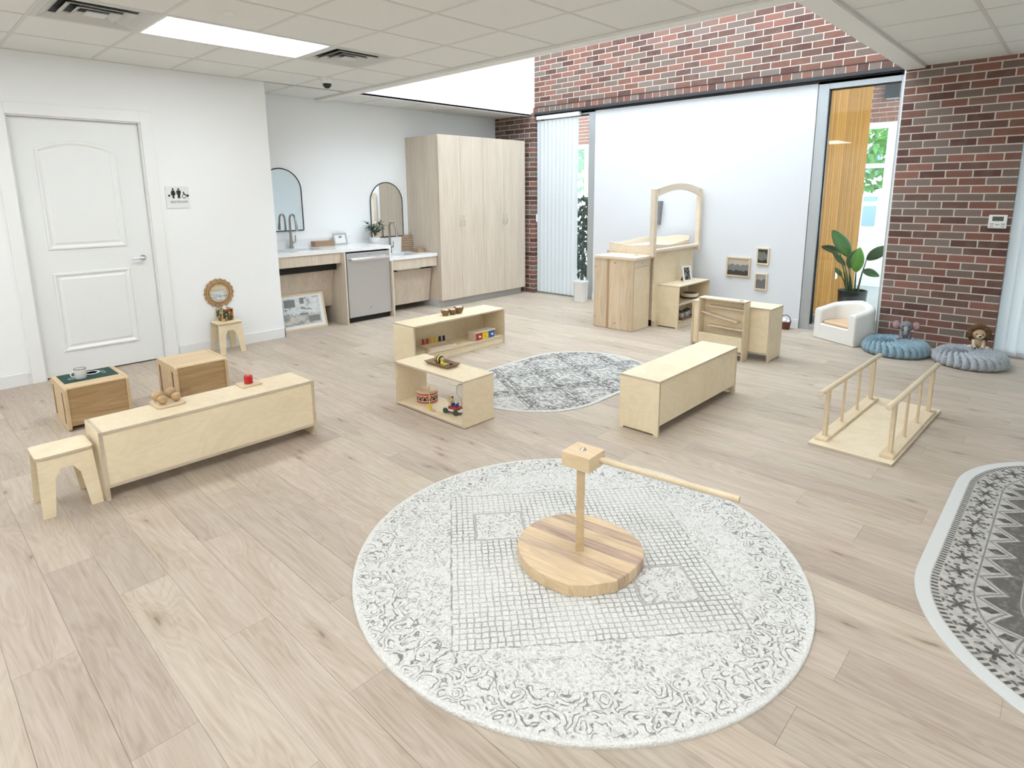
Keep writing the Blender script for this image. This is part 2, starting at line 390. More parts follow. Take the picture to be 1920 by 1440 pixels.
def text_obj(txt, size, mat, parent, loc, rot, name='lettering', depth=.0004, align='CENTER'):
    cu = bpy.data.curves.new(name, 'FONT'); cu.body = txt; cu.size = size; cu.extrude = depth; cu.align_x = align; cu.align_y = 'CENTER'
    t = bpy.data.objects.new(name + '_tmp', cu); COL.objects.link(t)
    bpy.context.view_layer.update()
    me = bpy.data.meshes.new_from_object(t.evaluated_get(bpy.context.evaluated_depsgraph_get()))
    bpy.data.objects.remove(t); bpy.data.curves.remove(cu)
    me.name = name; me.materials.clear(); me.materials.append(mat)
    o = bpy.data.objects.new(name, me); COL.objects.link(o); o.parent = parent; o.location = loc; o.rotation_euler = rot
    return o

# ------------------------------------------------------------------ the room shell
WL, WS, YB = -6.253, -6.935, 7.05          # door wall x, sink wall x, brick plane y
CZ = 2.68
XR, YF = 4.2, -3.2                          # unseen right and rear walls
# floor
fl = bx(WS - .1, XR, YF, 7.3, -.08, -.0025).build('floor', M['joint']); struct(fl, 'pale oak vinyl plank floor', 'floor')
PW, PL = .1815, 1.22
cands = []
PHASE = {-2: -2.343, -1: -2.955, 0: -2.575, 1: -2.022, 2: -2.715}     # end joints that can be read off the photograph
row = math.floor((YF - .467) / PW)
while .467 + row * PW < 7.28:
    y = .467 + row * PW
    x = PHASE.get(row, WS + [0, .42, .81, .19, .63, 1.02, .33][row % 7] + random.uniform(-.08, .08))
    while x > WS - .05: x -= PL
    while x < XR:
        x0, x1 = max(x, WS - .05), min(x + PL, XR); y0, y1 = max(y, YF), min(y + PW, 7.28)
        if x1 - x0 > .05 and y1 - y0 > .02 and not (x1 < WL and y1 < 2.98): cands.append((x0, x1, y0, y1))
        x += PL
    row += 1
def vis(c):
    best = 0
    for fx in (0, .25, .5, .75, 1):
        q = to_px((c[0] + (c[1] - c[0]) * fx, (c[2] + c[3]) / 2, 0))
        if q and -30 < q[0] < 1950 and -30 < q[1] < 1470: best = max(best, q[1])
    return best
cands.sort(key=vis, reverse=True)
pm = {}
rest = MB()
for i, (x0, x1, y0, y1) in enumerate(cands):
    if i < 300 and vis((x0, x1, y0, y1)) > 0:
        key = (round(x1 - x0, 3), round(y1 - y0, 3))
        if key not in pm:
            a, b = key[0] / 2 - .0004, key[1] / 2 - .0004
            pm[key] = bx(-a, a, -b, b, -.006, 0).mesh('plank', M['plank'])
        inst('plank', pm[key], fl, ((x0 + x1) / 2, (y0 + y1) / 2, 0))
    else: rest.box(x0 + .0006, x1 - .0006, y0 + .0006, y1 - .0006, -.006, 0)
o = rest.build('far_planks', M['plank'], fl); o['kind'] = 'stuff'

# walls without brick
def wall(name, mb, label, m='paint'): return struct(mb.build(name, M[m]), label, 'wall')
DY0, DY1, DZ = .842, 1.808, 2.20             # door opening (door wall)
wall('wall_left', MB().box(WL - .12, WL, YF, DY0, 0, 2.75).box(WL - .12, WL, DY1, 2.985, 0, 2.75).box(WL - .12, WL, DY0, DY1, DZ, 2.75).box(WS - .05, WL - .12, 2.9, 2.985, 0, 2.75), 'white painted wall around the restroom door')
wall('wall_sink', bx(WS - .12, WS, 2.985, 7.3, 0, 2.75), 'white recessed wall behind the sinks')
wall('wall_right', MB().box(XR, XR + .1, YF, 7.3, 0, 2.75), 'white wall beyond the right of the picture')
wall('wall_front', MB().box(WL - .1, XR, YF - .1, YF, 0, 2.75), 'white wall behind the viewer')
# skylight well
SX0, SX1, SY0, SZ = -6.18, -1.43, 4.05, 5.2
wall('wall_skylight_left', bx(SX0 - .1, SX0, SY0 - .1, YB + .0, CZ - .02, SZ), 'bright white side wall of the skylight well')
wall('wall_skylight_front', bx(SX0, SX1 + .1, SY0 - .1, SY0, CZ - .02, SZ), 'white front wall of the skylight well')
wall('wall_skylight_right', bx(SX1, SX1 + .1, SY0, YB, CZ - .02, SZ), 'white right wall of the skylight well')
mb = MB()
for i in range(5): mb.box(SX0 + 4.75 * i / 4 - .03, SX0 + 4.75 * i / 4 + .03, SY0, YB, SZ, SZ + .06)
for i in range(3): mb.box(SX0, SX1, SY0 + 3 * i / 2 - .03, SY0 + 3 * i / 2 + .03, SZ, SZ + .06)
struct(mb.build('window_1', M['white_metal']), 'white skylight frame over the well', 'window')
# soffit trims around the well
struct(bx(-6.93, -1.27, 3.93, SY0, CZ - .022, CZ).build('trim_1', M['soffit']), 'smooth painted soffit strip along the front of the skylight', 'trim')
struct(bx(SX1 + .0, -1.27, SY0, YB - .005, CZ - .024, CZ).build('trim_2', M['soffit'], bevel=.002), 'smooth painted soffit beam along the right of the skylight', 'trim')
struct(bx(SX0 - .065, SX0, SY0, YB - .02, CZ - .022, CZ).build('trim_3', M['soffit']), 'narrow painted soffit edge along the left of the skylight', 'trim')
# ceiling
ce = MB().box(WS - .1, XR, YF, SY0 - .1, CZ + .03, CZ + .1).box(WS - .1, SX0 - .1, SY0 - .1, 7.3, CZ + .03, CZ + .1).box(SX1 + .1, XR, SY0 - .1, 7.3, CZ + .03, CZ + .1).build('ceiling', M['tile'])
struct(ce, 'suspended ceiling of speckled off-white tiles', 'ceiling')
T = .6096; GX, GY = -3.8065, 2.095
tm = {}
def tile(x0, x1, y0, y1):
    if x1 - x0 < .03 or y1 - y0 < .03: return
    key = (round(x1 - x0, 3), round(y1 - y0, 3))
    if key not in tm:
        a, b = key[0] / 2 - .011, key[1] / 2 - .011
        tm[key] = bx(-a, a, -b, b, 0, .015).mesh('ceiling_tile', M['tile'])
    inst('ceiling_tile', tm[key], ce, ((x0 + x1) / 2, (y0 + y1) / 2, CZ))
tb = MB()
def bar_x(x0, x1, y): tb.box(x0, x1, y - .012, y + .012, CZ - .002, CZ + .012)
def bar_y(x, y0, y1): tb.box(x - .012, x + .012, y0, y1, CZ - .0025, CZ + .012)



holes = set()

light_cells = [(-1, -2), (-1, 4), (-5, -2), (-5, 3), (-8, -2), (-8, 3), (-5, 8), (-1, 9), (-8, 8), (-5, 11)]  # last two unseen panels added as fill for camera-facing sides
for (i, j) in light_cells: holes |= {(i, j), (i + 1, j)}
vent_cells = [(-2, -2), (1, -2)]
holes |= set(vent_cells)
xs = [WL] + [GX + T * k for k in range(-3, 13)] + [XR]
ys = [YF] + [GY + T * k for k in range(-8, 4)]
for a in range(len(xs) - 1):
    for b in range(len(ys) - 1):
        i = round((ys[b + 1] - GY) / T) - 1; j = round((xs[a] - GX) / T)
        if (i, j) in holes: continue
        tile(xs[a], xs[a + 1], ys[b], ys[b + 1])
for x in xs: bar_y(x if x != WL else x + .012, YF, 3.93)
for b, yv in enumerate(ys[1:]):
    i = round((yv - GY) / T)
    cuts = sorted(GX + j * T for (li, j) in light_cells if li + 1 == i)
    a = WL
    for c in cuts: bar_x(a, c, yv); a = c + T
    bar_x(a, XR, yv)
# ceiling left of the well (over the sinks)
xs2 = [WS, GX - 4 * T]; ys2 = [2.985, 3.314] + [GY + T * k for k in range(3, 9)] + [7.03]
for b in range(len(ys2) - 1): tile(xs2[0], xs2[1], ys2[b], ys2[b + 1])
for yv in ys2: bar_x(WS, -6.244, yv)
bar_y(-6.244, 2.985, 7.03)
# ceiling right of the well
xs3 = [-1.27] + [-1.27 + .6125 * k for k in range(1, 9)] + [XR]; ys3 = [3.924] + [4.57 + .62 * k for k in range(0, 4)] + [7.06]
vent_right = (1, 0)
for a in range(len(xs3) - 1):
    for b in range(len(ys3) - 1):
        if (a, b) == vent_right: continue
        tile(xs3[a], xs3[a + 1], ys3[b], ys3[b + 1])
for x in xs3[1:]: bar_y(x, 3.93, 7.05)
bar_y(-1.262, 3.93, 7.05)
for yv in ys3[1:]: bar_x(-1.27, XR, yv)
tb.build('ceiling_grid', M['tbar'], ce)

# ceiling lights (only the first is in view)
for q, (i, j) in enumerate(light_cells):
    x0 = GX + j * T; y0 = GY + i * T
    lab = 'long bright recessed ceiling light panel between two air diffusers' if q == 0 else 'unseen recessed ceiling light panel giving fill from outside the picture'
    t = thing('ceiling_light', lab, 'ceiling light', (x0 + T / 2, y0 + T, CZ), 0, 'recessed ceiling lights' if q else None)
    a, b = T / 2 - .012, T - .012
    MB().box(-a, a, -b, -b + .018, -.003, .02).box(-a, a, b - .018, b, -.003, .02).box(-a, -a + .018, -b + .018, b - .018, -.003, .02).box(a - .018, a, -b + .018, b - .018, -.003, .02).build('light_frame', M['white_metal'], t)
    bx(-a + .018, a - .018, -b + .018, b - .018, .0, .006).build('diffuser_panel', M['panel'], t)
# air diffusers
def vent(x0, y0, label, s=T):
    t = thing('air_diffuser', label, 'air vent', (x0 + s / 2, y0 + s / 2, CZ), 0, 'ceiling air diffusers')
    h = s / 2 - .012
    def louver(a, b, z0, z1, th=.004):
        vs = []
        for r_, z in ((a, z0), (b, z1), (b, z1 + th), (a, z0 + th)): vs += [(-r_, -r_, z), (r_, -r_, z), (r_, r_, z), (-r_, r_, z)]
        return MB().add(vs, [(L_ * 4 + k, L_ * 4 + (k + 1) % 4, ((L_ + 1) % 4) * 4 + (k + 1) % 4, ((L_ + 1) % 4) * 4 + k) for L_ in range(4) for k in range(4)])
    louver(h, h - .03, -.004, -.004).build('outer_flange', M['diff'], t)
    bx(-h, h, -h, h, .026, .029).build('duct_shade_sheet', M['black_void'], t)  # black sheet stands in for the shade up inside the duct
    for (a, b) in ((.262, .212), (.190, .145), (.122, .082)):
        louver(a, b, -.006, .020).build('vane_ring', M['diff'], t)
    bx(-.058, .058, -.058, .058, -.006, .0).build('centre_plate', M['diff'], t)
vent(GX - 2 * T, GY - 2 * T, 'square ceiling air diffuser at the upper left corner of the picture')
vent(GX - 2 * T, GY + T, 'square ceiling air diffuser at the far end of the light panel')
vent(-1.27 + .6125, 3.924 + .03, 'square ceiling air diffuser at the upper right corner of the picture', .6125)
# sprinkler caps and dome camera
for q, (x, yv) in enumerate(((-4.086, 1.762), (-6.6, 5.5))):
    o = MB().lathe([(0, -.012), (.036, -.012), (.042, -.003), (.042, 0)], 24).build('sprinkler_cap', M['white_metal'], loc=(x, yv, CZ), smooth=True)
    tag(o, ['round white sprinkler cap beside the ceiling light panel', 'round sprinkler cap on the ceiling above the tall cupboard'][q], 'sprinkler', 'ceiling sprinkler caps')
t = thing('security_camera', 'small white security camera with black dome on the ceiling', 'camera', (-5.62, 3.33, CZ))
MB().lathe([(.062, 0), (.062, -.03), (.05, -.055), (0.046, -.06)][::-1], 28).build('housing', M['white_metal'], t, True)
MB().lathe([(0, -.105), (.022, -.1), (.038, -.082), (.045, -.058), (.0, -.05)], 24).build('dome', M['black'], t, True)

# ------------------------------------------------------------------ brick walls
BL, BH, JT = .2075, .0713, .0118
bmesh_cache = {}
def brick_mesh(l, h, d):
    k = (round(l, 3), round(h, 3), round(d, 3))
    if k not in bmesh_cache: bmesh_cache[k] = bx(-l / 2, l / 2, 0, d, 0, h).mesh('brick', M['brick'])
    return bmesh_cache[k]
def courses(parent, x0, x1, z0, z1, yface, phase=0, limit=10 ** 9, depth=.05, far=None, corner_r=0.0):
    """running bond on the plane y = yface (faces -y)"""
    cnt = 0; k = 0; z = z0
    while z + BH - JT <= z1 + .001:
        x = x0 - (BL / 2 if (k + phase) % 2 else 0)
        while x < x1 - .01:
            a, b = max(x, x0), min(x + BL - JT, x1 - (JT / 2 if corner_r == 0 else 0))
            if x + BL + .02 > x1: b = x1
            if b - a > .03:
                d = depth if not (corner_r and b > x1 - .005) else corner_r
                if cnt < limit: inst('brick', brick_mesh(b - a, BH - JT, d), parent, ((a + b) / 2, yface, z)); cnt += 1
                else: far.box(a, b, yface, yface + d, z, z + BH - JT)
            x += BL
        z += BH; k += 1
    return cnt
# upper brick wall over the lintel
Z0 = 2.702
up = bx(SX0, SX1, YB + .004, YB + .12, Z0, SZ).build('wall_back_upper', M['mortar'])
struct(up, 'sunlit red-brown brick wall above the windows in the skylight well', 'wall')
sm = bx(-.0475, .0475, 0, .06, 0, .068).mesh('soldier_brick', M['brick'])
x = SX0 + .075
while x < SX1 - .04:
    inst('soldier_brick', sm, up, (x, YB, Z0)); x += .105
bx(SX0 + .05, SX1 - .02, YB - .004, YB + .03, Z0 + .0695, Z0 + .0765).build('dark_strip', M['dark'], up)  # thin dark strip between soldier bricks and first course
far = MB()
courses(up, SX0 + .05, SX1, Z0 + .0785, SZ - .02, YB, 0, 300, far=far)
o = far.build('upper_bricks', M['brick'], up); o['kind'] = 'stuff'
# left pier beside the cupboard
PLX = -6.13
lp = bx(WS, PLX - .004, 7.034, 7.3, 0, CZ + .02).build('wall_back_left', M['mortar']); struct(lp, 'narrow brick pier between the tall cupboard and the blinds', 'wall')
courses(lp, WS, PLX, .004, CZ + .05, 7.03, 0, corner_r=.085)
k = 0; z = .004
while z < CZ:
    inst('brick', bpy.data.meshes.get('return_brick') or bx(-.05, 0, -.055, .055, 0, BH - JT).mesh('return_brick', M['brick']), lp, (PLX, 7.03 + .085 + .0105 + .055, z)); z += BH
# right pier
RX0, RX1 = -1.425, -.487
rp = bx(RX0 + .004, RX1 - .004, YB + .004, 7.3, 0, CZ + .02).build('wall_back_right', M['mortar']); struct(rp, 'dark red-brown brick pier behind the floor cushions', 'wall')
courses(rp, RX0, RX1, .006, CZ + .05, YB, 1, corner_r=.1)
z = .006
while z < CZ:
    inst('brick', bpy.data.meshes.get('pier_return_brick') or bx(-.05, 0, -.06, .06, 0, BH - JT).mesh('pier_return_brick', M['brick']), rp, (RX1, YB + .1 + .0105 + .06, z)); z += BH
struct(bx(RX0 - .012, RX0 + .004, YB + .0, 7.3, 0, CZ).build('trim_4', M['white_metal']), 'pale edge strip between brick pier and window', 'trim')

# lintel, white panel, window frames
struct(MB().box(PLX, RX0, YB - .004, 7.2, 2.668, Z0).box(PLX, RX0, 7.12, 7.2, 2.63, 2.668).build('trim_5', M['dark_steel']), 'dark steel lintel under the brick', 'trim')
wall('wall_back', bx(-5.07, -2.222, 7.11, 7.28, 0, 2.64), 'large smooth white panel between the two windows', 'shade')
struct(bx(-5.07, -2.222, 7.097, 7.11, 0, .1).build('baseboard_back', M['base']), 'white baseboard along the back panel', 'baseboard')
def window(name, x0, x1, label, l, r_, t_, b_):
    f = MB().box(x0, x0 + l, 7.12, 7.22, 0, 2.66).box(x1 - r_, x1, 7.12, 7.22, 0, 2.66).box(x0 + l, x1 - r_, 7.12, 7.22, 2.66 - t_, 2.66).box(x0 + l, x1 - r_, 7.12, 7.22, 0, b_).build(name, M['alu'], bevel=.003)
    struct(f, label, 'window')
    bx(x0 + l, x1 - r_, 7.185, 7.193, b_, 2.66 - t_).build('glass_pane', M['glass'], f)
    MB().box(x0 + l, x0 + l + .012, 7.16, 7.184, b_, 2.66 - t_).box(x0 + l, x1 - r_, 7.16, 7.184, 2.66 - t_ - .012, 2.66 - t_).build('gasket', M['black'], f)
    return f
window('window_2', PLX, -5.075, 'tall window with grey metal frame behind the vertical blinds', .05, .11, .05, .05)
window('window_3', -2.218, RX0 - .012, 'tall window with grey metal frame beside the brick pier', .105, .03, .085, .06)
window('window_4', RX1 - .02, XR, 'window behind the pale blinds at the right edge', .022, .06, .06, .06)
wall('wall_back_far', MB().box(RX1, XR, YB + .02, 7.3, CZ - .03, 2.75), 'white head above the right window')

# vertical blinds
def blinds(label, x0, x1, yv, step, tilt, zt=2.60, zb=.03, group=None, wand_x=None):
    t = thing('vertical_blinds', label, 'blinds', ((x0 + x1) / 2, yv, 0))
    hw = (x1 - x0) / 2
    bx(-hw, hw, -.03, .03, zt, zt + .05).build('headrail', M['white'], t, bevel=.004)
    w_ = .089
    vs = []; n = 7
    for z in (zb, zt - .02):
        for i in range(n):
            u = (i / (n - 1) - .5); vs.append((u * w_, .010 * (1 - 4 * u * u), z))
    me = MB().add(vs, [(i, i + 1, n + i + 1, n + i) for i in range(n - 1)]).mesh('blind_vane', M['blind'], True)
    n_ = int((x1 - x0 - .05) / step) + 1
    for i in range(n_):
        inst('vane', me, t, (-hw + .045 + i * step, 0, 0), (0, 0, tilt + random.uniform(-.05, .05)))

    o = MB().box(-hw - .018, -hw + .004, -.02, .0, 1.10, 1.22).build('chain_holder', M['white'], t, bevel=.004)
    return t
blinds('white vertical blinds beside the brick pier at the tall cupboard', -6.10, -5.315, 7.085, .0745, R(9))
blinds('pale vertical blinds at the right edge beside the thermostat', RX1 + .004, 4.0, 7.10, .079, R(-12), zt=2.58, zb=.02)
struct(bx(RX1 + .0, XR, 7.145, 7.16, 0, .025).build('baseboard_right', M['base']), 'white sill strip under the right blinds', 'baseboard')

# baseboards
struct(MB().box(WL, WL + .012, YF, DY0 - .105, 0, .105).box(WL, WL + .012, DY1 + .105, 2.985 + .012, 0, .105).box(WL - .12, WL + .012, 2.985, 2.997, 0, .105).build('baseboard_left', M['base'], bevel=.002), 'white baseboard along the door wall', 'baseboard')
# ------------------------------------------------------------------ restroom door
d = struct(bx(WL - .085, WL - .045, DY0 + .02, DY1 - .02, .012, DZ - .02).build('door_1', M['door']), 'white two-panel restroom door with arched upper panel', 'door')
FX = WL - .045
def panel(poly):
    """raised moulding ring + field following a (y,z) outline"""
    cy = sum(p[0] for p in poly) / len(poly); cz = sum(p[1] for p in poly) / len(poly)
    def offs(dist):
        out = []; n = len(poly)
        for i in range(n):
            a, b, c = Vector(poly[i - 1]), Vector(poly[i]), Vector(poly[(i + 1) % n])
            n1 = (b - a).normalized(); n2 = (c - b).normalized()
            bis = (Vector((-n1.y, n1.x)) + Vector((-n2.y, n2.x))); k = bis.length_squared
            out.append(b + bis * (2 * dist / k) if k > 1e-6 else b)
        return out
    mb = MB(); loops = [(0, 0.0), (.006, .011), (.018, .012), (.036, .0), (.046, .0), (.060, .006)]
    n = len(poly); vs = []
    for dist, h in loops: vs += [(FX + .0005 + h, p[0], p[1]) for p in offs(dist)]
    fs = []
    for L_ in range(len(loops) - 1):
        for i in range(n): fs.append((L_ * n + i, L_ * n + (i + 1) % n, (L_ + 1) * n + (i + 1) % n, (L_ + 1) * n + i))
    fs.append(tuple((len(loops) - 1) * n + i for i in range(n)))
    return mb.add(vs, fs)
arc = [(1.592 - (1.592 - 1.008) * i / 14, 1.935 + .072 * math.sin(math.pi * i / 14) ** .9) for i in range(15)]
panel([(1.008, 1.10), (1.592, 1.10)] + arc).build('upper_panel', M['door'], d)
panel([(1.008, .215), (1.592, .215), (1.592, .905), (1.008, .905)]).build('lower_panel', M['door'], d)
h = MB().cyl((FX, 1.705, .985), .026, .008, 24, 0).tube([(FX, 1.705, .985), (FX + .045, 1.705, .985)], .010, 12).tube([(FX + .048, 1.71, .985), (FX + .05, 1.66, .985), (FX + .048, 1.60, .985)], [.010, .009, .007], 12).build('handle', M['chrome'], d, True)
h['label'] = 'chrome lever handle'
c_ = MB()
c_.box(WL, WL + .018, DY0 - .085, DY0 + .008, 0, DZ + .085).box(WL, WL + .018, DY1 - .008, DY1 + .085, 0, DZ + .085).box(WL, WL + .018, DY0 + .008, DY1 - .008, DZ - .008, DZ + .085)
c_.box(WL - .12, WL, DY0, DY0 + .018, 0, DZ).box(WL - .12, WL, DY1 - .018, DY1, 0, DZ).box(WL - .12, WL, DY0 + .018, DY1 - .018, DZ - .018, DZ)
struct(c_.build('trim_6', M['trim'], bevel=.003), 'white casing around the restroom door', 'trim')
bx(WL - .125, WL - .12, DY0, DY1, 0, DZ).build('door_gap_shade', M['black_void']); struct(bpy.data.objects['door_gap_shade'], 'black sheet painting the gap shade behind the door leaf', 'trim')  # black sheet gives the gaps around the leaf their shade

# restroom sign
s_ = thing('restroom_sign', 'clear square restroom sign with black figures on the door wall', 'sign', (WL, 2.047, 1.53))
bx(.004, .010, -.102, .102, -.10, .10).build('plate', M['acrylic'], s_)
FZ = .0112
def yz(polys):
    mb = MB()
    for p in polys: mb.prism(p, .010, FZ, 0)
    return mb
circ = lambda cy, cz, r, n=16: [(cy + r * math.cos(2 * math.pi * i / n), cz + r * math.sin(2 * math.pi * i / n)) for i in range(n)]
cy = -.038
yz([circ(cy, .075, .0085), [(cy - .011, .064), (cy + .011, .064), (cy + .023, .030), (cy + .017, .028), (cy + .012, .042), (cy + .018, .018), (cy + .008, .018), (cy + .008, -.010), (cy - .008, -.010), (cy - .008, .018), (cy - .018, .018), (cy - .012, .042), (cy - .017, .028), (cy - .023, .030)][::-1]]).build('woman_figure', M['black'], s_)
cy = .010
yz([circ(cy, .075, .0085), [(cy - .015, .064), (cy + .015, .064), (cy + .019, .060), (cy + .019, .026), (cy + .013, .026), (cy + .012, .050), (cy + .011, -.010), (cy + .001, -.010), (cy, .025), (cy - .001, -.010), (cy - .011, -.010), (cy - .012, .050), (cy - .013, .026), (cy - .019, .026), (cy - .019, .060)][::-1]]).build('man_figure', M['black'], s_)
cy = .055
mb = yz([circ(cy - .002, .046, .006), [(cy - .006, .040), (cy + .002, .040), (cy + .003, .022), (cy + .018, .020), (cy + .028, .000), (cy + .036, .002), (cy + .035, .007), (cy + .030, .006), (cy + .021, .026), (cy - .004, .026)][::-1]])
mb.tube([(.0105, cy + .016 * math.cos(a), .008 + .016 * math.sin(a)) for a in [R(100 + 250 * i / 16) for i in range(17)]], .0026, 6).build('wheelchair_figure', M['black'], s_)
for q, (yv) in enumerate((-.075, .088)):
    MB().lathe([(.009, .004), (.009, .016), (.007, .018), (0, .018)], 16, (0, yv, .016), 0).build('standoff', M['black'], s_, True)
text_obj('RESTROOM', .029, M['dark'], s_, (.0105, .008, -.044), (R(90), 0, R(90)))
# ------------------------------------------------------------------ plywood furniture
def board(name, parent, x0, x1, y0, y1, z0, z1, mats=None, bevel=.0012):
    """a plywood board: faces in birch, narrow edges in ply edge"""
    m_ = MB().box(x0, x1, y0, y1, z0, z1)
    d = [x1 - x0, y1 - y0, z1 - z0]; t = d.index(min(d))
    ax = [2, 2, 1, 0, 1, 0]
    m_.mi = [0 if a == t else 1 for a in ax]
    o = m_.build(name, mats or [M['birch'], M['ply_edge']], parent)
    if bevel:
        b = o.modifiers.new('bevel', 'BEVEL'); b.width = bevel; b.segments = 1; b.limit_method = 'ANGLE'
    return o
def side_cut(parent, x0, x1, y0, y1, h, axis, foot=.03, cut=.012):
    """side panel with a shallow cut-out between two feet"""
    if axis == 1:
        poly = [(x0, 0), (x0 + foot, 0), (x0 + foot + .006, cut), (x1 - foot - .006, cut), (x1 - foot, 0), (x1, 0), (x1, h), (x0, h)]
        m_ = MB().prism(poly, y0, y1, 1)
    else:
        poly = [(y0, 0), (y0 + foot, 0), (y0 + foot + .006, cut), (y1 - foot - .006, cut), (y1 - foot, 0), (y1, 0), (y1, h), (y0, h)]
        m_ = MB().prism(poly, x0, x1, 0)
    m_.mi = [0, 0] + [1] * (len(m_.f) - 2)
    return m_.build('side_panel', [M['birch'], M['ply_edge']], parent)

# 1 low shelf in front of the wooden cubes, its closed back towards the viewer
h = .372
t = thing('low_shelf', 'long low birch shelf carrying the ball tray and red stacker, closed back to viewer', 'shelf', (-3.606, 1.233, 0))
board('side_panel', t, -.14, .14, -.5925, -.5745, 0, h); board('side_panel', t, -.14, .14, .5745, .5925, 0, h)
board('top', t, -.14, .14, -.5745, .5745, h - .018, h); board('bottom_shelf', t, -.14, .138, -.5745, .5745, .067, .083)
board('back_panel', t, .120, .136, -.5745, .5745, .083, h - .018)
# 2 shelf on the right with closed back
h = .369
t = thing('low_shelf', 'long low birch shelf with white-lit empty top right of the middle rug', 'shelf', (-1.956, 3.864, 0))
side_cut(t, -.145, .145, -.586, -.568, h - .016, 1); side_cut(t, -.145, .145, .568, .586, h - .016, 1)
board('top', t, -.146, .146, -.587, .587, h - .016, h); board('bottom_shelf', t, -.143, .137, -.568, .568, .066, .08)
board('back_panel', t, .125, .141, -.568, .568, .066, h - .016); board('toe_board', t, -.13, -.115, -.568, .568, .0, .066)
# 3 shelf in the middle, open towards the rug
h = .366
t = thing('low_shelf', 'long low open birch shelf with three small bowls on top', 'shelf', (-4.413, 3.832, 0))
board('side_panel', t, -.155, .155, -.592, -.576, 0, h - .014); board('side_panel', t, -.155, .155, .576, .592, 0, h - .014)
board('top', t, -.155, .155, -.592, .592, h - .014, h); board('bottom_shelf', t, -.143, .152, -.576, .576, .068, .083)
board('back_panel', t, -.155, -.143, -.576, .576, .02, h - .014); board('toe_board', t, .128, .142, -.576, .576, 0.0, .068)
# 4 open box shelf
h = .33
t = thing('cube_shelf', 'short birch shelf open front and back holding the drum', 'shelf', (-3.195, 2.672, 0))
board('side_panel', t, -.375, -.361, -.142, .142, .004, h - .014); board('side_panel', t, .361, .375, -.142, .142, .004, h - .014)
board('top', t, -.375, .375, -.142, .142, h - .014, h); board('bottom_shelf', t, -.361, .361, -.142, .142, .006, .02)
MB().box(-.36, -.33, -.12, -.1, 0, .006).box(.33, .36, -.12, -.1, 0, .006).box(-.36, -.33, .1, .12, 0, .006).box(.33, .36, .1, .12, 0, .006).build('foot', M['black_void'], t)
# 5 shelf by the changing table
h = .489
t = thing('two_tier_shelf', 'two-tier birch shelf against the changing table carrying a photo frame', 'shelf', (-3.358, 6.558, 0))
side_cut(t, -.141, .141, -.381, -.365, h - .014, 1); side_cut(t, -.141, .141, .365, .381, h - .014, 1)
board('top', t, -.141, .141, -.381, .381, h - .014, h); board('middle_shelf', t, -.13, .138, -.365, .365, .262, .276)
board('bottom_shelf', t, -.13, .138, -.365, .365, .062, .077); board('back_panel', t, -.141, -.13, -.365, .365, .02, h - .014); board('toe_board', t, .118, .13, -.365, .365, 0, .062)
# 6 shelf by the white wall, closed back to viewer
h = .497
t = thing('two_tier_shelf', 'birch shelf with closed back standing behind the marble run', 'shelf', (-2.315, 5.598, 0))
side_cut(t, -.378, -.362, -.148, .148, h - .016, 0); side_cut(t, .362, .378, -.148, .148, h - .016, 0)
board('top', t, -.379, .379, -.148, .148, h - .016, h); board('back_panel', t, -.362, .362, -.142, -.128, .074, h - .016)
board('middle_shelf', t, -.362, .362, -.128, .14, .27, .284); board('bottom_shelf', t, -.362, .362, -.142, .14, .066, .08)

# marble run stand
t = thing('marble_run', 'narrow birch marble run with sloping rails in front of the shelf', 'toy', (-2.345, 5.385, 0))
def sidep(x0, x1): return board('side_panel', t, x0, x1, -.06, .06, 0, .545)
sidep(-.222, -.208); sidep(.208, .222)
tp = board('top', t, -.224, .224, -.062, .062, .545, .557)
MB().lathe([(.010, 0), (.02, 0), (.02, .0008), (.010, .0008)], 20, (.165, -.01, .557)).build('ball_hole', M['walnut'], tp)
board('back_panel', t, -.208, .208, .04, .05, .05, .545); board('front_board', t, -.208, .208, -.058, -.046, .085, .222)
board('bottom', t, -.208, .208, -.046, .05, .05, .062)
for (xa, za, xb, zb) in ((-.136, .478, .203, .470), (-.203, .415, .145, .352), (-.136, .292, .203, .282)):
    MB().add([(xa, -.045, za), (xb, -.045, zb), (xb, .04, zb), (xa, .04, za), (xa, -.045, za + .009), (xb, -.045, zb + .009), (xb, .04, zb + .009), (xa, .04, za + .009)], [(3, 2, 1, 0), (4, 5, 6, 7), (0, 1, 5, 4), (1, 2, 6, 5), (2, 3, 7, 6), (3, 0, 4, 7)]).build('rail', M['maple'], t)
MB().cyl((.165, .02, .50), .018, .03, 16, 1).build('ball_chute', M['maple'], t, True)

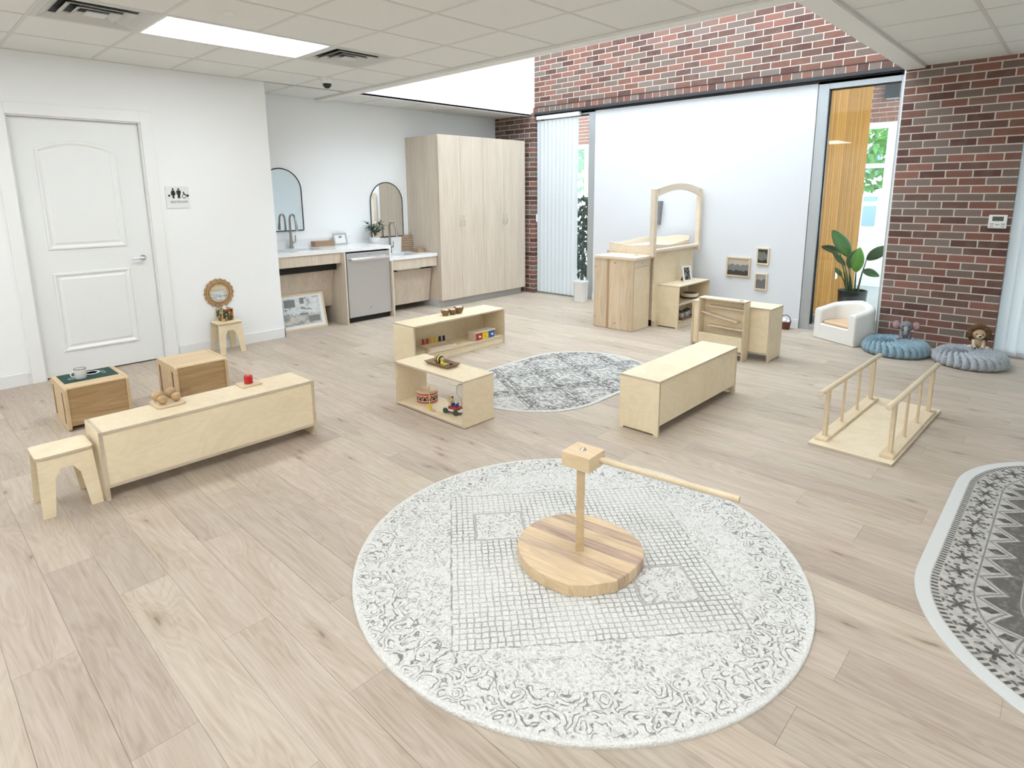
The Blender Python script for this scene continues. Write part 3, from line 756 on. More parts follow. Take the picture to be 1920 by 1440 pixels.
# stools
def stool(label, loc, rotz, sx=.21, sy=.24, hh=.305):
    t = thing('step_stool', label, 'stool', loc, rotz, 'small birch stools')
    m_ = MB().prism(rrect(-sx / 2, sx / 2, -sy / 2, sy / 2, .022), hh - .014, hh, 2); m_.mi = [0, 0] + [1] * (len(m_.f) - 2)
    m_.build('seat', [M['birch'], M['ply_edge']], t, bevel=.002)
    # two arched side panels (yz planes) that lean outward
    def arch(w0, w1, hgt):
        return [(-w1, 0), (-w1 + .052, 0), (-w0 + .062, hgt - .105), (-w0 + .090, hgt - .062), (w0 - .090, hgt - .062), (w0 - .062, hgt - .105), (w1 - .052, 0), (w1, 0), (w0, hgt), (-w0, hgt)]
    for s in (-1, 1):
        poly = arch(sy / 2 - .006, sy / 2 + .0065, hh - .014)
        vs = []
        for dx in (0, -.014):
            for a, b in poly:
                lean = (1 - b / (hh - .014)) * .030
                vs.append((s * (sx / 2 - .010 + lean + dx), a, b))
        n = len(poly)
        m_ = MB().add(vs, [tuple(range(n)), tuple(range(2 * n - 1, n - 1, -1))] + [(i, (i + 1) % n, n + (i + 1) % n, n + i) for i in range(n)])
        m_.mi = [0, 0] + [1] * n
        m_.build('leg_panel', [M['birch'], M['ply_edge']], t)
    board('cross_rail', t, -sx / 2 + .02, sx / 2 - .02, -.007, .007, hh - .075, hh - .014)
    return t
stool('small birch stool at the near end of the long shelf', (-3.614, .503, 0), 0)
stool('small birch stool against the door wall holding the tissue box', (-6.118, 2.325, 0), 0)

# wooden cube chairs
def cube_chair(label, loc, top_mat):
    t = thing('cube_chair', label, 'chair', loc, 0, 'wooden cube chairs')
    hx, hy, hh = .205, .19, .305
    def sidepanel(y0):
        poly = rrect(-hx, hx, 0, hh, .03, 4)
        n = len(poly)
        m_ = MB().prism(poly, y0, y0 + .02, 1)
        return m_.build('side_panel', M['oak_light'], t, bevel=.003)
    a = sidepanel(-hy); b_ = sidepanel(hy - .02)
    for x in (-.14, .14):
        MB().prism(rrect(x - .014, x + .014, .045, .262, .0135, 4), -hy - .0015, -hy, 1).build('hand_slot', M['walnut'], a)
    MB().prism(rrect(-.158, -.132, .05, .25, .0125, 4), hy, hy + .0015, 1).build('hand_slot', M['walnut'], b_)
    m_ = board('front_panel', t, hx - .03, hx - .012, -hy + .02, hy - .02, .03, hh - .022, [M['oak'], M['oak']])
    board('back_panel', t, -hx + .012, -hx + .03, -hy + .02, hy - .02, .03, hh - .022, [M['oak'], M['oak']])
    bd = .36 / 4
    for k in range(4):
        x0 = -.195 + k * .0975
        MB().box(x0, x0 + .0965, -hy + .02, hy - .02, hh - .022, hh - .004).build('seat_board', M[top_mat], t, bevel=.001)
    MB().tube([(hx - .012, -hy + .02, hh - .013), (hx - .012, hy - .02, hh - .013)], .009, 10).build('edge_rail', M['oak_light'], t, True)
    board('bottom_panel', t, -hx + .03, hx - .03, -hy + .02, hy - .02, .03, .045, [M['oak'], M['oak']], 0)
    return t
ca = cube_chair('wooden cube chair with the green mat and mug on top', (-4.94, .912, 0), 'oak_light')
cb = cube_chair('wooden cube chair with bare board top beside the restroom door', (-4.915, 1.582, 0), 'oak_light')

# climbing bridge with handrails
t = thing('toddler_bridge', 'wooden walking ramp with two dowel handrails on the floor', 'play ramp', (-.826, 4.41, 0), R(-2.2))
m_ = MB().box(-.226, .226, -.615, .615, 0, .016); m_.mi = [0, 0, 1, 1, 1, 1]; m_.build('base_board', [M['ramp_birch'], M['ply_edge']], t, bevel=.0015)
for s in (-1, 1):
    xc = s * .178
    bx(xc - .036, xc + .036, -.545, .545, .016, .034).build('cleat', M['dowel'], t, bevel=.002)
    for yv in (-.47, .47):
        MB().box(xc - .011, xc + .011, yv - .018, yv + .018, .034, .325).build('post', M['dowel'], t, bevel=.001)
    for yv in (-.157, .157):
        MB().cyl((xc, yv, .034), .0085, .30, 14).build('spindle', M['beech'], t, True)
    MB().lathe([(.0, -.605), (.014, -.605), (.016, -.602), (.016, .602), (.014, .605), (0, .605)], 20, (xc, 0, .337), 1).build('handrail', M['dowel'], t, True)

# ------------------------------------------------------------------ round rug, spinner
def tgt_rug(name, mat, poly, z, loc, rot=0, label='', edge=None):
    """rug of outline poly with a rounded raised edge"""
    n = len(poly); prof = [(1.0, 0.0), (1.0, z * .55), (.997, z * .88), (.990, z), ]
    vs = []
    for s, h in prof: vs += [(p[0] * s, p[1] * s, h) for p in poly]
    fs = []
    for L_ in range(len(prof) - 1): fs += [(L_ * n + i, L_ * n + (i + 1) % n, (L_ + 1) * n + (i + 1) % n, (L_ + 1) * n + i) for i in range(n)]
    fs += [tuple((len(prof) - 1) * n + i for i in range(n)), tuple(range(n - 1, -1, -1))]
    o = MB().add(vs, fs).build(name, mat, smooth=False, loc=loc); o.rotation_euler[2] = rot
    return o
# material of the round rug
g = G('round_rug_wool', .95, spec=.05)
oc = g.co(); nz = g.noise(oc, 26, 2, col=True); dv = g.vm('SCALE', g.vm('SUBTRACT', nz, (.5, .5, .5)), .016); v = g.vm('ADD', oc, dv)
x, y, z = g.sep(v); xr, yr, _ = g.sep(oc)
rad = g.m('SQRT', g.m('ADD', g.m('MULTIPLY', xr, xr), g.m('MULTIPLY', yr, yr)))
ax_, ay_ = g.m('ABSOLUTE', x), g.m('ABSOLUTE', y); mx_ = g.m('MAXIMUM', ax_, ay_)
S_ = .0265
def lines(u, wd): return g.step(g.m('ABSOLUTE', g.m('SUBTRACT', g.m('FRACT', g.m('DIVIDE', u, S_)), .5)), .5 - wd, .5)
brk = g.noise(g.mp(oc, (55, 22, 1)), 1, 2); brk2 = g.noise(g.mp(oc, (22, 55, 1)), 1, 2)
big = g.noise(oc, 3.2, 2)
amp = g.m('ADD', .50, g.m('MULTIPLY', g.step(big, .35, .65), .5))
grid = g.m('MAXIMUM', g.m('MULTIPLY', lines(x, .18), g.step(brk, .24, .52)), g.m('MULTIPLY', lines(y, .18), g.step(brk2, .24, .52)))
grid = g.m('MULTIPLY', grid, amp)
# curls of the border and dashes of the middle field
wv = g.vm('ADD', oc, g.vm('SCALE', g.vm('SUBTRACT', g.noise(oc, 14, 2, col=True), (.5, .5, .5)), .09))
vc = g.vor(wv, 15.0); curl = g.step(g.m('ABSOLUTE', g.m('SINE', g.m('MULTIPLY', vc, 13.0))), .55, .12)
curl = g.m('MULTIPLY', curl, g.step(g.noise(oc, 38, 2), .36, .52))
da = g.step(g.noise(g.mp(wv, (62, 62, 1)), 1, 2, .6), .54, .70)
dots = g.step(g.vor(wv, 60.0), .48, .22); dots = g.m('MULTIPLY', dots, g.step(g.noise(oc, 24, 2), .30, .50))
def band(u, lo, hi, s=.006): return g.m('MULTIPLY', g.step(u, lo - s, lo + s), g.m('SUBTRACT', 1.0, g.step(u, hi - s, hi + s)))
inside = g.m('SUBTRACT', 1.0, g.step(mx_, .525, .533))
ringb = band(mx_, .533, .60)
outer = g.step(rad, .735, .75)
mid = g.m('MULTIPLY', g.m('SUBTRACT', 1.0, inside), g.m('SUBTRACT', 1.0, outer))
# small squares inside the grid field
sq = None
for (cx_, cy_) in ((-.305, .24), (.308, -.255), (.05, .0)):
    dx = g.m('ABSOLUTE', g.m('SUBTRACT', x, cx_)); dy = g.m('ABSOLUTE', g.m('SUBTRACT', y, cy_)); d_ = g.m('MAXIMUM', dx, dy)
    s1 = g.m('SUBTRACT', 1.0, g.step(d_, .112, .118)); e1 = band(d_, .106, .117, .004)
    q_ = g.m('MAXIMUM', g.m('MULTIPLY', s1, g.m('MAXIMUM', dots, g.m('MULTIPLY', da, .6))), g.m('MULTIPLY', e1, .8))
    sq = (s1, q_) if sq is None else (g.m('MAXIMUM', sq[0], s1), g.m('MAXIMUM', sq[1], q_))
f = g.m('MULTIPLY', g.m('MULTIPLY', grid, inside), g.m('SUBTRACT', 1.0, sq[0]))
f = g.m('MAXIMUM', f, g.m('MULTIPLY', g.m('MULTIPLY', sq[1], inside), .75))
f = g.m('MAXIMUM', f, g.m('MULTIPLY', mid, g.m('MULTIPLY', g.m('MAXIMUM', g.m('MULTIPLY', dots, .8), g.m('MULTIPLY', da, .7)), amp)))
f = g.m('MAXIMUM', f, g.m('MULTIPLY', outer, g.m('MAXIMUM', curl, g.m('MULTIPLY', da, .5))))
edge_l = g.m('MAXIMUM', band(mx_, .527, .533, .003), g.m('MULTIPLY', band(mx_, .588, .606, .008), g.m('MULTIPLY', g.m('MAXIMUM', da, g.m('MULTIPLY', curl, .8)), g.m('SUBTRACT', 1., outer))))
f = g.m('MAXIMUM', f, g.m('MULTIPLY', edge_l, g.step(brk, .30, .6)))
f = g.m('MULTIPLY', f, g.m('SUBTRACT', 1.0, g.step(rad, .905, .925)))
g.color(g.mix(g.m('MULTIPLY', f, .80), g.ramp(g.noise(oc, 120, 2), [(.3, (.70, .69, .655)), (.7, (.84, .835, .80))]), (.17, .165, .16)))
g.bump(g.m('SUBTRACT', g.vor(oc, 150.0), g.m('MULTIPLY', f, 1.2)), .7, .006)
poly = [(.935 * math.cos(2 * math.pi * i / 180), .935 * math.sin(2 * math.pi * i / 180)) for i in range(180)]
o = tgt_rug('round_rug', g.mat, poly, .014, (-1.43, 1.905, 0), R(49)); tag(o, 'large round ivory wool rug with grey grid pattern under the wooden spinner', 'rug')

def stadium(hw, hl, n=40):
    s = hl - hw; pts = []
    for i in range(n + 1): a = math.pi * i / n; pts.append((hw * math.cos(a), s + hw * math.sin(a)))
    for i in range(n + 1): a = math.pi + math.pi * i / n; pts.append((hw * math.cos(a), -s + hw * math.sin(a)))
    return pts
def stadium_fields(g, hw, hl):
    oc = g.co(); x, y, z = g.sep(oc); s = hl - hw
    ay = g.m('MAXIMUM', g.m('SUBTRACT', g.m('ABSOLUTE', y), s), 0.0)
    rr = g.m('SQRT', g.m('ADD', g.m('MULTIPLY', x, x), g.m('MULTIPLY', ay, ay)))
    d = g.m('SUBTRACT', hw, rr)
    ang = g.m('MULTIPLY', g.m('ARCTAN2', ay, g.m('ABSOLUTE', x)), hw * .8)
    arc = g.m('ADD', g.m('MINIMUM', g.m('ABSOLUTE', y), s), ang)
    return oc, x, y, d, arc
def mkband(g):
    return lambda u, lo, hi, s=.003: g.m('MULTIPLY', g.step(u, lo - s, lo + s), g.m('SUBTRACT', 1.0, g.step(u, hi - s, hi + s)))
# dark oval rug at the right edge
g = G('oval_rug_dark', .95, spec=.05); oc, x, y, d, arc = stadium_fields(g, .74, 1.24); bd = mkband(g); d = g.m('ADD', d, .033)
def per(u, p): return g.m('SUBTRACT', g.m('FRACT', g.m('DIVIDE', u, p)), .5)
nz = g.noise(oc, 45, 3, .6); nzb = g.noise(oc, 9, 2)
dash = g.m('MULTIPLY', bd(d, .088, .112), g.step(g.m('ABSOLUTE', per(arc, .022)), .30, .2))
p1, q1 = per(arc, .125), g.m('DIVIDE', g.m('SUBTRACT', d, .165), .125)
rf = g.m('SQRT', g.m('ADD', g.m('MULTIPLY', p1, p1), g.m('MULTIPLY', q1, q1)))
petal = g.m('SINE', g.m('MULTIPLY', g.m('ARCTAN2', q1, p1), 6.0))
flower = g.m('MULTIPLY', bd(d, .115, .215), g.m('MAXIMUM', g.step(g.m('SUBTRACT', rf, g.m('MULTIPLY', petal, .10)), .24, .18), g.m('MULTIPLY', bd(rf, .33, .44, .03), g.step(petal, .0, .4))))
spk = g.m('MULTIPLY', bd(d, .115, .225), g.step(g.vor(oc, 42.), .32, .2))
zig = g.m('ADD', .245, g.m('MULTIPLY', g.m('ABSOLUTE', per(arc, .17)), .16))
fld = g.m('MULTIPLY', g.step(d, g.m('ADD', zig, .0), g.m('ADD', zig, .012)), g.m('SUBTRACT', 1.0, g.step(d, .36, .366)))
p2, q2 = per(g.m('ADD', arc, .085), .17), g.m('DIVIDE', g.m('SUBTRACT', d, .262), .17)
dia = g.m('ADD', g.m('ABSOLUTE', g.m('MULTIPLY', p2, 1.5)), g.m('ABSOLUTE', g.m('MULTIPLY', q2, 1.1)))
drop = g.step(dia, .25, .2)
zl = bd(g.m('SUBTRACT', d, zig), -.018, -.008, .003)
l1 = g.m('MAXIMUM', bd(d, .222, .228, .002), bd(d, .366, .374, .002))
inner = g.m('MULTIPLY', g.step(d, .385, .39), g.m('MAXIMUM', g.step(g.noise(g.mp(oc, (24, 24, 1)), 1, 2, .5, 1.0), .50, .56), g.step(g.vor(oc, 18.), .25, .18)))
f = g.m('MAXIMUM', dash, g.m('MAXIMUM', flower, g.m('MULTIPLY', spk, .8)))
f = g.m('MAXIMUM', f, g.m('MAXIMUM', g.m('MULTIPLY', fld, .9), g.m('MAXIMUM', drop, g.m('MULTIPLY', zl, .7))))
f = g.m('MAXIMUM', f, g.m('MULTIPLY', l1, .7)); f = g.m('MAXIMUM', f, g.m('MULTIPLY', inner, .85))
f = g.m('MULTIPLY', f, g.ramp(nz, [(.3, .62), (.5, 1.0)]))
ground = g.mix(g.step(d, .08, .088), (.62, .63, .61), g.ramp(nz, [(.3, (.36, .345, .315)), (.7, (.53, .51, .475))]))
g.color(g.mix(f, ground, g.mix(nzb, (.070, .066, .061), (.135, .122, .106)))); g.bump(g.noise(oc, 420, 2), .3, .002)
o = tgt_rug('oval_rug', g.mat, stadium(.74, 1.24), .008, (.408, 3.31, 0)); tag(o, 'dark grey patterned oval rug with pale border at the right edge', 'rug')
# oval rug in the middle
g = G('oval_rug_light', .95, spec=.05); oc, x, y, d, arc = stadium_fields(g, .605, .915); bd = mkband(g)
nz = g.noise(oc, 60, 3, .6); wv = g.vm('ADD', oc, g.vm('SCALE', g.vm('SUBTRACT', g.noise(oc, 16, 2, col=True), (.5, .5, .5)), .06))
cu = g.step(g.noise(g.mp(wv, (22, 34, 1)), 1, 2, .6, .8), .47, .54)
vo = g.step(g.m('ABSOLUTE', g.m('SINE', g.m('MULTIPLY', g.vor(wv, 13.), 12.))), .45, .1)
# patchwork boxes on a rotated lattice
rv = g.mp(oc, (1, 1, 1), (0.18, .10, 0), (0, 0, R(28))); px_, py_, _ = g.sep(rv)
bxx, byy = g.m('ABSOLUTE', per(px_, .44)), g.m('ABSOLUTE', per(py_, .36)); mm = g.m('MAXIMUM', bxx, byy)
box_in = g.m('SUBTRACT', 1.0, g.step(mm, .36, .38)); lnb = g.m('MAXIMUM', bd(mm, .35, .385, .008), bd(mm, .44, .475, .008))
sel = g.step(g.noise(g.vm('SNAP', rv, (.44, .36, 1.)), 2.3, 0), .44, .50)
calm = g.m('MULTIPLY', box_in, g.m('SUBTRACT', 1., g.m('MULTIPLY', sel, .5)))
f = g.m('MULTIPLY', g.m('MAXIMUM', cu, g.m('MULTIPLY', vo, .8)), g.m('SUBTRACT', 1.0, g.m('MULTIPLY', calm, .52)))
f = g.m('MAXIMUM', f, g.m('MULTIPLY', lnb, .75))
f = g.m('MULTIPLY', f, g.ramp(nz, [(.3, .55), (.55, 1.0)])); f = g.m('MULTIPLY', f, g.step(d, .028, .034))
g.color(g.mix(f, g.ramp(nz, [(.3, (.52, .505, .465)), (.7, (.66, .645, .605))]), (.13, .125, .12))); g.bump(g.noise(oc, 420, 2), .3, .002)
o = tgt_rug('oval_rug', g.mat, stadium(.605, .915), .008, (-3.07, 3.85, 0)); tag(o, 'light grey faded patchwork oval rug between the low shelves', 'rug')

# spinner toy on the round rug
t = thing('wooden_spinner', 'wooden spinner with round laminated base, post and long swing arm', 'toy', (-1.395, 1.885, .014))
bp = [(-1.593, 1.718), (-1.642, 1.799), (-1.657, 1.906), (-1.643, 1.965), (-1.617, 2.03), (-1.566, 2.085), (-1.517, 2.114), (-1.455, 2.132), (-1.391, 2.136), (-1.292, 2.123), (-1.219, 2.092), (-1.170, 2.043), (-1.143, 1.998), (-1.134, 1.94), (-1.133, 1.866), (-1.144, 1.79), (-1.211, 1.695), (-1.265, 1.650), (-1.36, 1.632), (-1.452, 1.637), (-1.528, 1.668)]
bp = [(a + 1.395, b - 1.885) for a, b in bp]
# laminated base: strips along a direction
g = G('laminated_ash', .33); oc = g.co(); rv = g.mp(oc, (1, 1, 1), (0, 0, 0), (0, 0, R(-8))); lx_, ly_, _ = g.sep(rv)
lane = g.m('FLOOR', g.m('DIVIDE', g.m('ADD', ly_, .30), .062))
lr = g.n('ShaderNodeTexWhiteNoise'); lr.noise_dimensions = '1D'; g.lk(g.m('ADD', lane, 3.0), lr.inputs['W'])
gr = g.noise(g.vm('ADD', g.mp(rv, (4, 42, 10)), g.vm('SCALE', g.comb(1., 2., 0.), g.m('MULTIPLY', lr.outputs[0], 30.))), 1, 4, .6, 1.4)
c1 = g.ramp(gr, [(.3, (.60, .42, .24)), (.7, (.78, .61, .38))]); c2 = g.ramp(gr, [(.3, (.30, .185, .13)), (.7, (.58, .42, .30))])
sel = g.ramp(g.m('DIVIDE', g.m('ADD', lane, .5), 10.0), [(0, 0.0), (.20, .1), (.30, .55), (.40, .0), (.50, .95), (.60, .25), (.70, .85), (.80, .1)], 'CONSTANT')
g.color(g.mix(sel, c1, c2)); M['lam'] = g.mat
MB().prism(bp, 0, .052, 2).build('base', [M['lam']], t, bevel=.004)
px0, py0 = .022, -.018
post = MB().prism([(px0 + a * .0, py0) for a in ()] or [(px0 + .0235 * math.cos(R(a)), py0 + .0235 * math.sin(R(a))) for a in (-5, 85, 175, 265)], .052, .432, 2)
post.build('post', M['oak_light'], t, bevel=.001)
M['block'] = wood('end_grain', (.80, .64, .42), (.66, .48, .28), 0, 1.6, .4, 3.0, .02)
rb = R(4)
def rot2(a, b): return (px0 + .002 + a * math.cos(rb) - b * math.sin(rb), py0 + .012 + a * math.sin(rb) + b * math.cos(rb))
MB().prism([rot2(-.066, -.061), rot2(.066, -.061), rot2(.066, .061), rot2(-.066, .061)], .432, .494, 2).build('head_block', M['block'], t, bevel=.002)
MB().lathe([(.0, 0), (.014, 0), (.014, .002), (.0, .0021)], 24, (px0, py0 + .014, .494)).lathe([(.0095, 0.002), (.0095, .008), (.0, .0085)], 6, (px0, py0 + .014, .494)).lathe([(.005, .008), (.005, .013), (0, .014)], 12, (px0, py0 + .014, .494)).build('bolt', M['chrome'], t, False)
a_, b_ = Vector((.085, .028, .459)), Vector((.632, .092, .459))
MB().tube([a_, a_.lerp(b_, .5), b_], .0125, 18).build('swing_arm', M['dowel'], t, True)
# ------------------------------------------------------------------ sink run
t = thing('kitchen_counter', 'white two-level quartz counter with inset sinks along the sink wall', 'counter', (0, 0, 0))
XF = -6.30
def slab(name, y0, y1, z0, z1, hole):
    hx0, hx1, hy0, hy1 = hole
    return MB().box(WS + .001, XF, y0, hy0, z0, z1).box(WS + .001, XF, hy1, y1, z0, z1).box(WS + .001, hx0, hy0, hy1, z0, z1).box(hx1, XF, hy0, hy1, z0, z1).build(name, M['quartz'], t)
slab('upper_worktop', 2.99, 4.488, .87, .91, (-6.80, -6.50, 3.16, 3.66))
slab('lower_worktop', 4.463, 5.245, .712, .752, (-6.76, -6.42, 4.66, 5.03))
bx(WS + .001, XF, 4.463, 4.488, .752, .87).build('drop_panel', M['quartz'], t)
bx(WS + .001, WS + .018, 2.99, 4.488, .91, 1.01).build('backsplash', M['quartz'], t); bx(WS + .001, WS + .018, 4.488, 5.115, .752, .955).build('backsplash', M['quartz'], t)
for (x0, x1, y0, y1, z) in ((-6.80, -6.50, 3.16, 3.66, .868), (-6.76, -6.42, 4.66, 5.03, .710)):
    MB().box(x0 - .01, x0, y0, y1, z - .15, z).box(x1, x1 + .01, y0, y1, z - .15, z).box(x0, x1, y0 - .01, y0, z - .15, z).box(x0, x1, y1, y1 + .01, z - .15, z).box(x0, x1, y0, y1, z - .16, z - .15).build('sink_basin', M['steel'], t)
t = thing('sink_cabinet', 'pale wood apron and slanted knee panel under the upper sink', 'cabinet', (0, 0, 0))
bx(-6.335, -6.315, 2.99, 3.79, .748, .868).build('apron', M['laminate'], t)
bx(-6.45, -6.44, 2.99, 3.79, .66, .748).build('gap_shade_board', M['black_void'], t)  # black board stands in for shade between apron and knee panel
MB().add([(-6.50, 2.99, .685), (-6.50, 3.788, .685), (-6.61, 3.788, .20), (-6.61, 2.99, .20), (-6.52, 2.99, .685), (-6.52, 3.788, .685), (-6.63, 3.788, .20), (-6.63, 2.99, .20)], [(0, 1, 2, 3), (7, 6, 5, 4), (0, 4, 5, 1), (1, 5, 6, 2), (2, 6, 7, 3), (3, 7, 4, 0)]).build('knee_panel', M['laminate'], t)
bx(-6.93, -6.255, 3.79, 3.81, 0, .869).build('end_panel', M['laminate'], t)
t = thing('sink_cabinet', 'pale wood apron and slanted knee panel under the lower sink', 'cabinet', (0, 0, 0))
bx(-6.335, -6.315, 4.492, 5.24, .582, .711).build('apron', M['laminate'], t)
bx(-6.45, -6.44, 4.492, 5.24, .52, .582).build('gap_shade_board', M['black_void'], t)  # shade under the lower apron, put in as a black board
MB().add([(-6.43, 4.492, .545), (-6.43, 5.24, .545), (-6.51, 5.24, .085), (-6.51, 4.492, .085), (-6.45, 4.492, .545), (-6.45, 5.24, .545), (-6.53, 5.24, .085), (-6.53, 4.492, .085)], [(0, 1, 2, 3), (7, 6, 5, 4), (0, 4, 5, 1), (1, 5, 6, 2), (2, 6, 7, 3), (3, 7, 4, 0)]).build('knee_panel', M['laminate'], t)
bx(-6.93, -6.262, 4.468, 4.486, 0, .711).build('end_panel', M['laminate'], t)
def rebase(t, loc):
    t.location = loc
    for c in t.children: c.location = -Vector(loc)
rebase(bpy.data.objects['kitchen_counter'], (-6.62, 4.12, .55)); rebase(bpy.data.objects['sink_cabinet'], (-6.6, 3.4, 0)); rebase(bpy.data.objects['sink_cabinet.001'], (-6.6, 4.86, 0))
# dishwasher
t = thing('dishwasher', 'stainless steel dishwasher under the white counter', 'dishwasher', (-6.30, 4.155, 0))
bx(-.60, -.045, -.335, .308, .0, .86).build('cavity', M['black_void'], t)
bx(-.045, 0, -.306, .306, .068, .848).build('door', M['steel'], t, bevel=.004)
bx(-.09, -.05, -.306, .306, .0, .066).build('kick_plate', M['black'], t)
hd = MB().tube([(.002, -.262, .775), (.034, -.258, .775), (.044, -.2, .775), (.048, 0, .775), (.044, .2, .775), (.034, .258, .775), (.002, .262, .775)], .019, 12).build('handle', M['steel_bright'], t, True); hd.scale = (1, 1, 1)
MB().lathe([(.012, 0), (.012, .0012), (.009, .0014), (.009, .0008), (0, .0008)], 24, (0.0, .0, .165), 0).build('emblem', M['grey_plastic'], t)
bx(.0, .0008, -.022, .022, .815, .820).build('badge', M['grey_plastic'], t)
# faucets
def faucet(label, x, y, z, hh):
    t = thing('faucet', label, 'faucet', (x, y, z), 0, 'gooseneck sink faucets')
    MB().lathe([(.027, 0), (.026, .006), (.021, .03), (.016, .12), (.0145, .2)], 20).build('body', M['nickel'], t, True)
    r_ = .072; top = hh - r_
    pts = [(0, 0, .18), (0, 0, top)] + [(r_ - r_ * math.cos(R(a)), 0, top + r_ * math.sin(R(a))) for a in range(20, 181, 20)] + [(2 * r_ + .012, 0, top - .05)]
    MB().tube(pts, .0125, 12).build('neck', M['nickel'], t, True)
    MB().tube([(2 * r_ + .010, 0, top - .045), (2 * r_ + .022, 0, top - .12)], [.015, .019], 14).build('spray_head', M['nickel'], t, True)
    MB().tube([(0, .015, .075), (0, .05, .078)], .012, 12).tube([(0, .05, .078), (.0, .056, .09), (0, .058, .155)], [.009, .007, .005], 10).build('lever', M['nickel'], t, True)
faucet('tall nickel gooseneck faucet at the upper sink near the wall corner', -6.865, 3.455, .91, .405)
faucet('tall nickel gooseneck faucet at the lower sink beside the leafy plant', -6.845, 4.865, .752, .42)
# arched mirrors
def arch_poly(w_, h_, n=20): return [(-w_, 0), (w_, 0)] + [(w_ * math.cos(math.pi * i / n), h_ - w_ + w_ * math.sin(math.pi * i / n)) for i in range(n + 1)]
def arch_mirror(label, y, z):
    t = thing('arched_mirror', label, 'mirror', (WS, y, z), 0, 'arched wall mirrors')
    MB().prism(arch_poly(.259, .728), 0.002, .012, 0).build('mirror_glass', M['mirror'], t)
    p = arch_poly(.259, .728)
    q = []
    for a, b in zip(p, p[1:] + p[:1]):
        q.append((.012, a[0], a[1]))
        if abs(b[1] - a[1]) > .2 or abs(b[0] - a[0]) > .2: q += [(.012, a[0] + (b[0] - a[0]) * f, a[1] + (b[1] - a[1]) * f) for f in (.02, .5, .98)]
    MB().tube(q, .0065, 8, closed=True).build('frame', M['black'], t, True)
arch_mirror('arched black-framed mirror partly hidden behind the wall corner', 3.402, 1.12)
arch_mirror('arched black-framed mirror beside the tall cupboard', 4.897, .966)
# counter items
t = thing('leafy_plant', 'small dark green potted plant on the white counter', 'plant', (-6.80, 4.60, .91))
MB().lathe([(0, 0), (.06, 0), (.072, .04), (.07, .07), (.062, .07), (.062, .06), (0, .06)], 24).build('pot', M['enamel'], t, True)
def leaf_mesh(l, w_, droop=.2, n=7, fold=.25, mat='leaf_dark'):
    vs = []; fs = []
    for i in range(n):
        u = i / (n - 1); ww = w_ * math.sin(math.pi * min(1, (u * .92 + .04))) ** .75
        z = -droop * l * u * u
        vs += [(u * l, -ww, z + fold * ww), (u * l, 0, z), (u * l, ww, z + fold * ww)]
    for i in range(n - 1):
        a = i * 3; fs += [(a, a + 1, a + 4, a + 3), (a + 1, a + 2, a + 5, a + 4)]
    return MB().add(vs, fs).mesh('leaf', M[mat], True)
lm = leaf_mesh(.078, .019)
random.seed(11)
for k in range(9):
    az = R(k * 40 + random.uniform(-15, 15)); tilt = random.uniform(.25, .85); L_ = random.uniform(.15, .25)
    pts = [Vector((math.cos(az) * tilt * L_ * u * (.4 + .6 * u), math.sin(az) * tilt * L_ * u * (.4 + .6 * u), .08 + L_ * u * (1 - .25 * tilt * u))) for u in (0, .33, .66, 1)]
    st = MB().tube(pts, [.004, .0035, .003, .002], 6).build('stem', M['stem'], t, True)
    for q in range(7):
        u = .3 + .7 * q / 6; p = pts[0].lerp(pts[3], u) if q else pts[1]
        o = inst('leaf', lm, st, p, (random.uniform(-.3, .3), -random.uniform(.1, .6), az + (R(70) if q % 2 else R(-70)) * (1 - q / 8) + random.uniform(-.2, .2)))
t = thing('photo_frame', 'small silver picture frame standing on the white counter', 'picture frame', (-6.85, 4.12, .91), R(8))
rx = Matrix.Rotation(R(-12), 4, 'Y')
MB().box(-.006, .006, -.105, .105, 0, .022).box(-.006, .006, -.105, .105, .128, .15).box(-.006, .006, -.105, -.083, .022, .128).box(-.006, .006, .083, .105, .022, .128).xf(rx).build('frame', M['silver_frame'], t)
bx(-.004, .002, -.083, .083, .022, .128).xf(rx).build('print', M['white_print'], t)
MB().add([(-.006, -.02, .11), (-.006, .02, .11), (-.06, .02, .0), (-.06, -.02, .0), (-.012, -.02, .11), (-.012, .02, .11), (-.063, .02, .0), (-.063, -.02, .0)], [(0, 1, 2, 3), (7, 6, 5, 4), (0, 4, 5, 1), (1, 5, 6, 2), (2, 6, 7, 3), (3, 7, 4, 0)]).build('easel', M['felt_grey'], t)
M['bamboo'] = wood('bamboo', (.44, .30, .19), (.33, .21, .125), 1, 1, .5, .6, .05)
t = thing('towel_box', 'brown wooden box on the white counter left of the silver frame', 'box', (-6.865, 3.87, .91))
MB().box(-.05, .05, -.13, .13, 0, .055).build('body', M['bamboo'], t, bevel=.003); bx(-.052, .052, -.132, .132, .056, .066).build('lid', M['bamboo'], t, bevel=.002)
t = thing('slatted_board', 'brown slatted wooden board leaning beside the lower sink', 'board', (-6.87, 5.17, .752), R(-28))
ry = Matrix.Rotation(R(-8), 4, 'Y')
for k in range(8): bx(-.006, .006, -.075, .075, .004 + k * .028, .028 + k * .028).xf(ry).build('slat', M['bamboo'], t)
MB().box(-.012, -.006, -.06, -.04, 0, .228).box(-.012, -.006, .04, .06, 0, .228).xf(ry).build('batten', M['bamboo'], t)
t = thing('towel_box', 'small brown wooden box lying on the lower counter by the tall cupboard', 'box', (-6.63, 5.165, .752), R(-8))
MB().box(-.10, .10, -.05, .05, 0, .045).build('body', M['bamboo'], t, bevel=.003); bx(-.102, .102, -.052, .052, .046, .056).build('lid', M['bamboo'], t, bevel=.002)
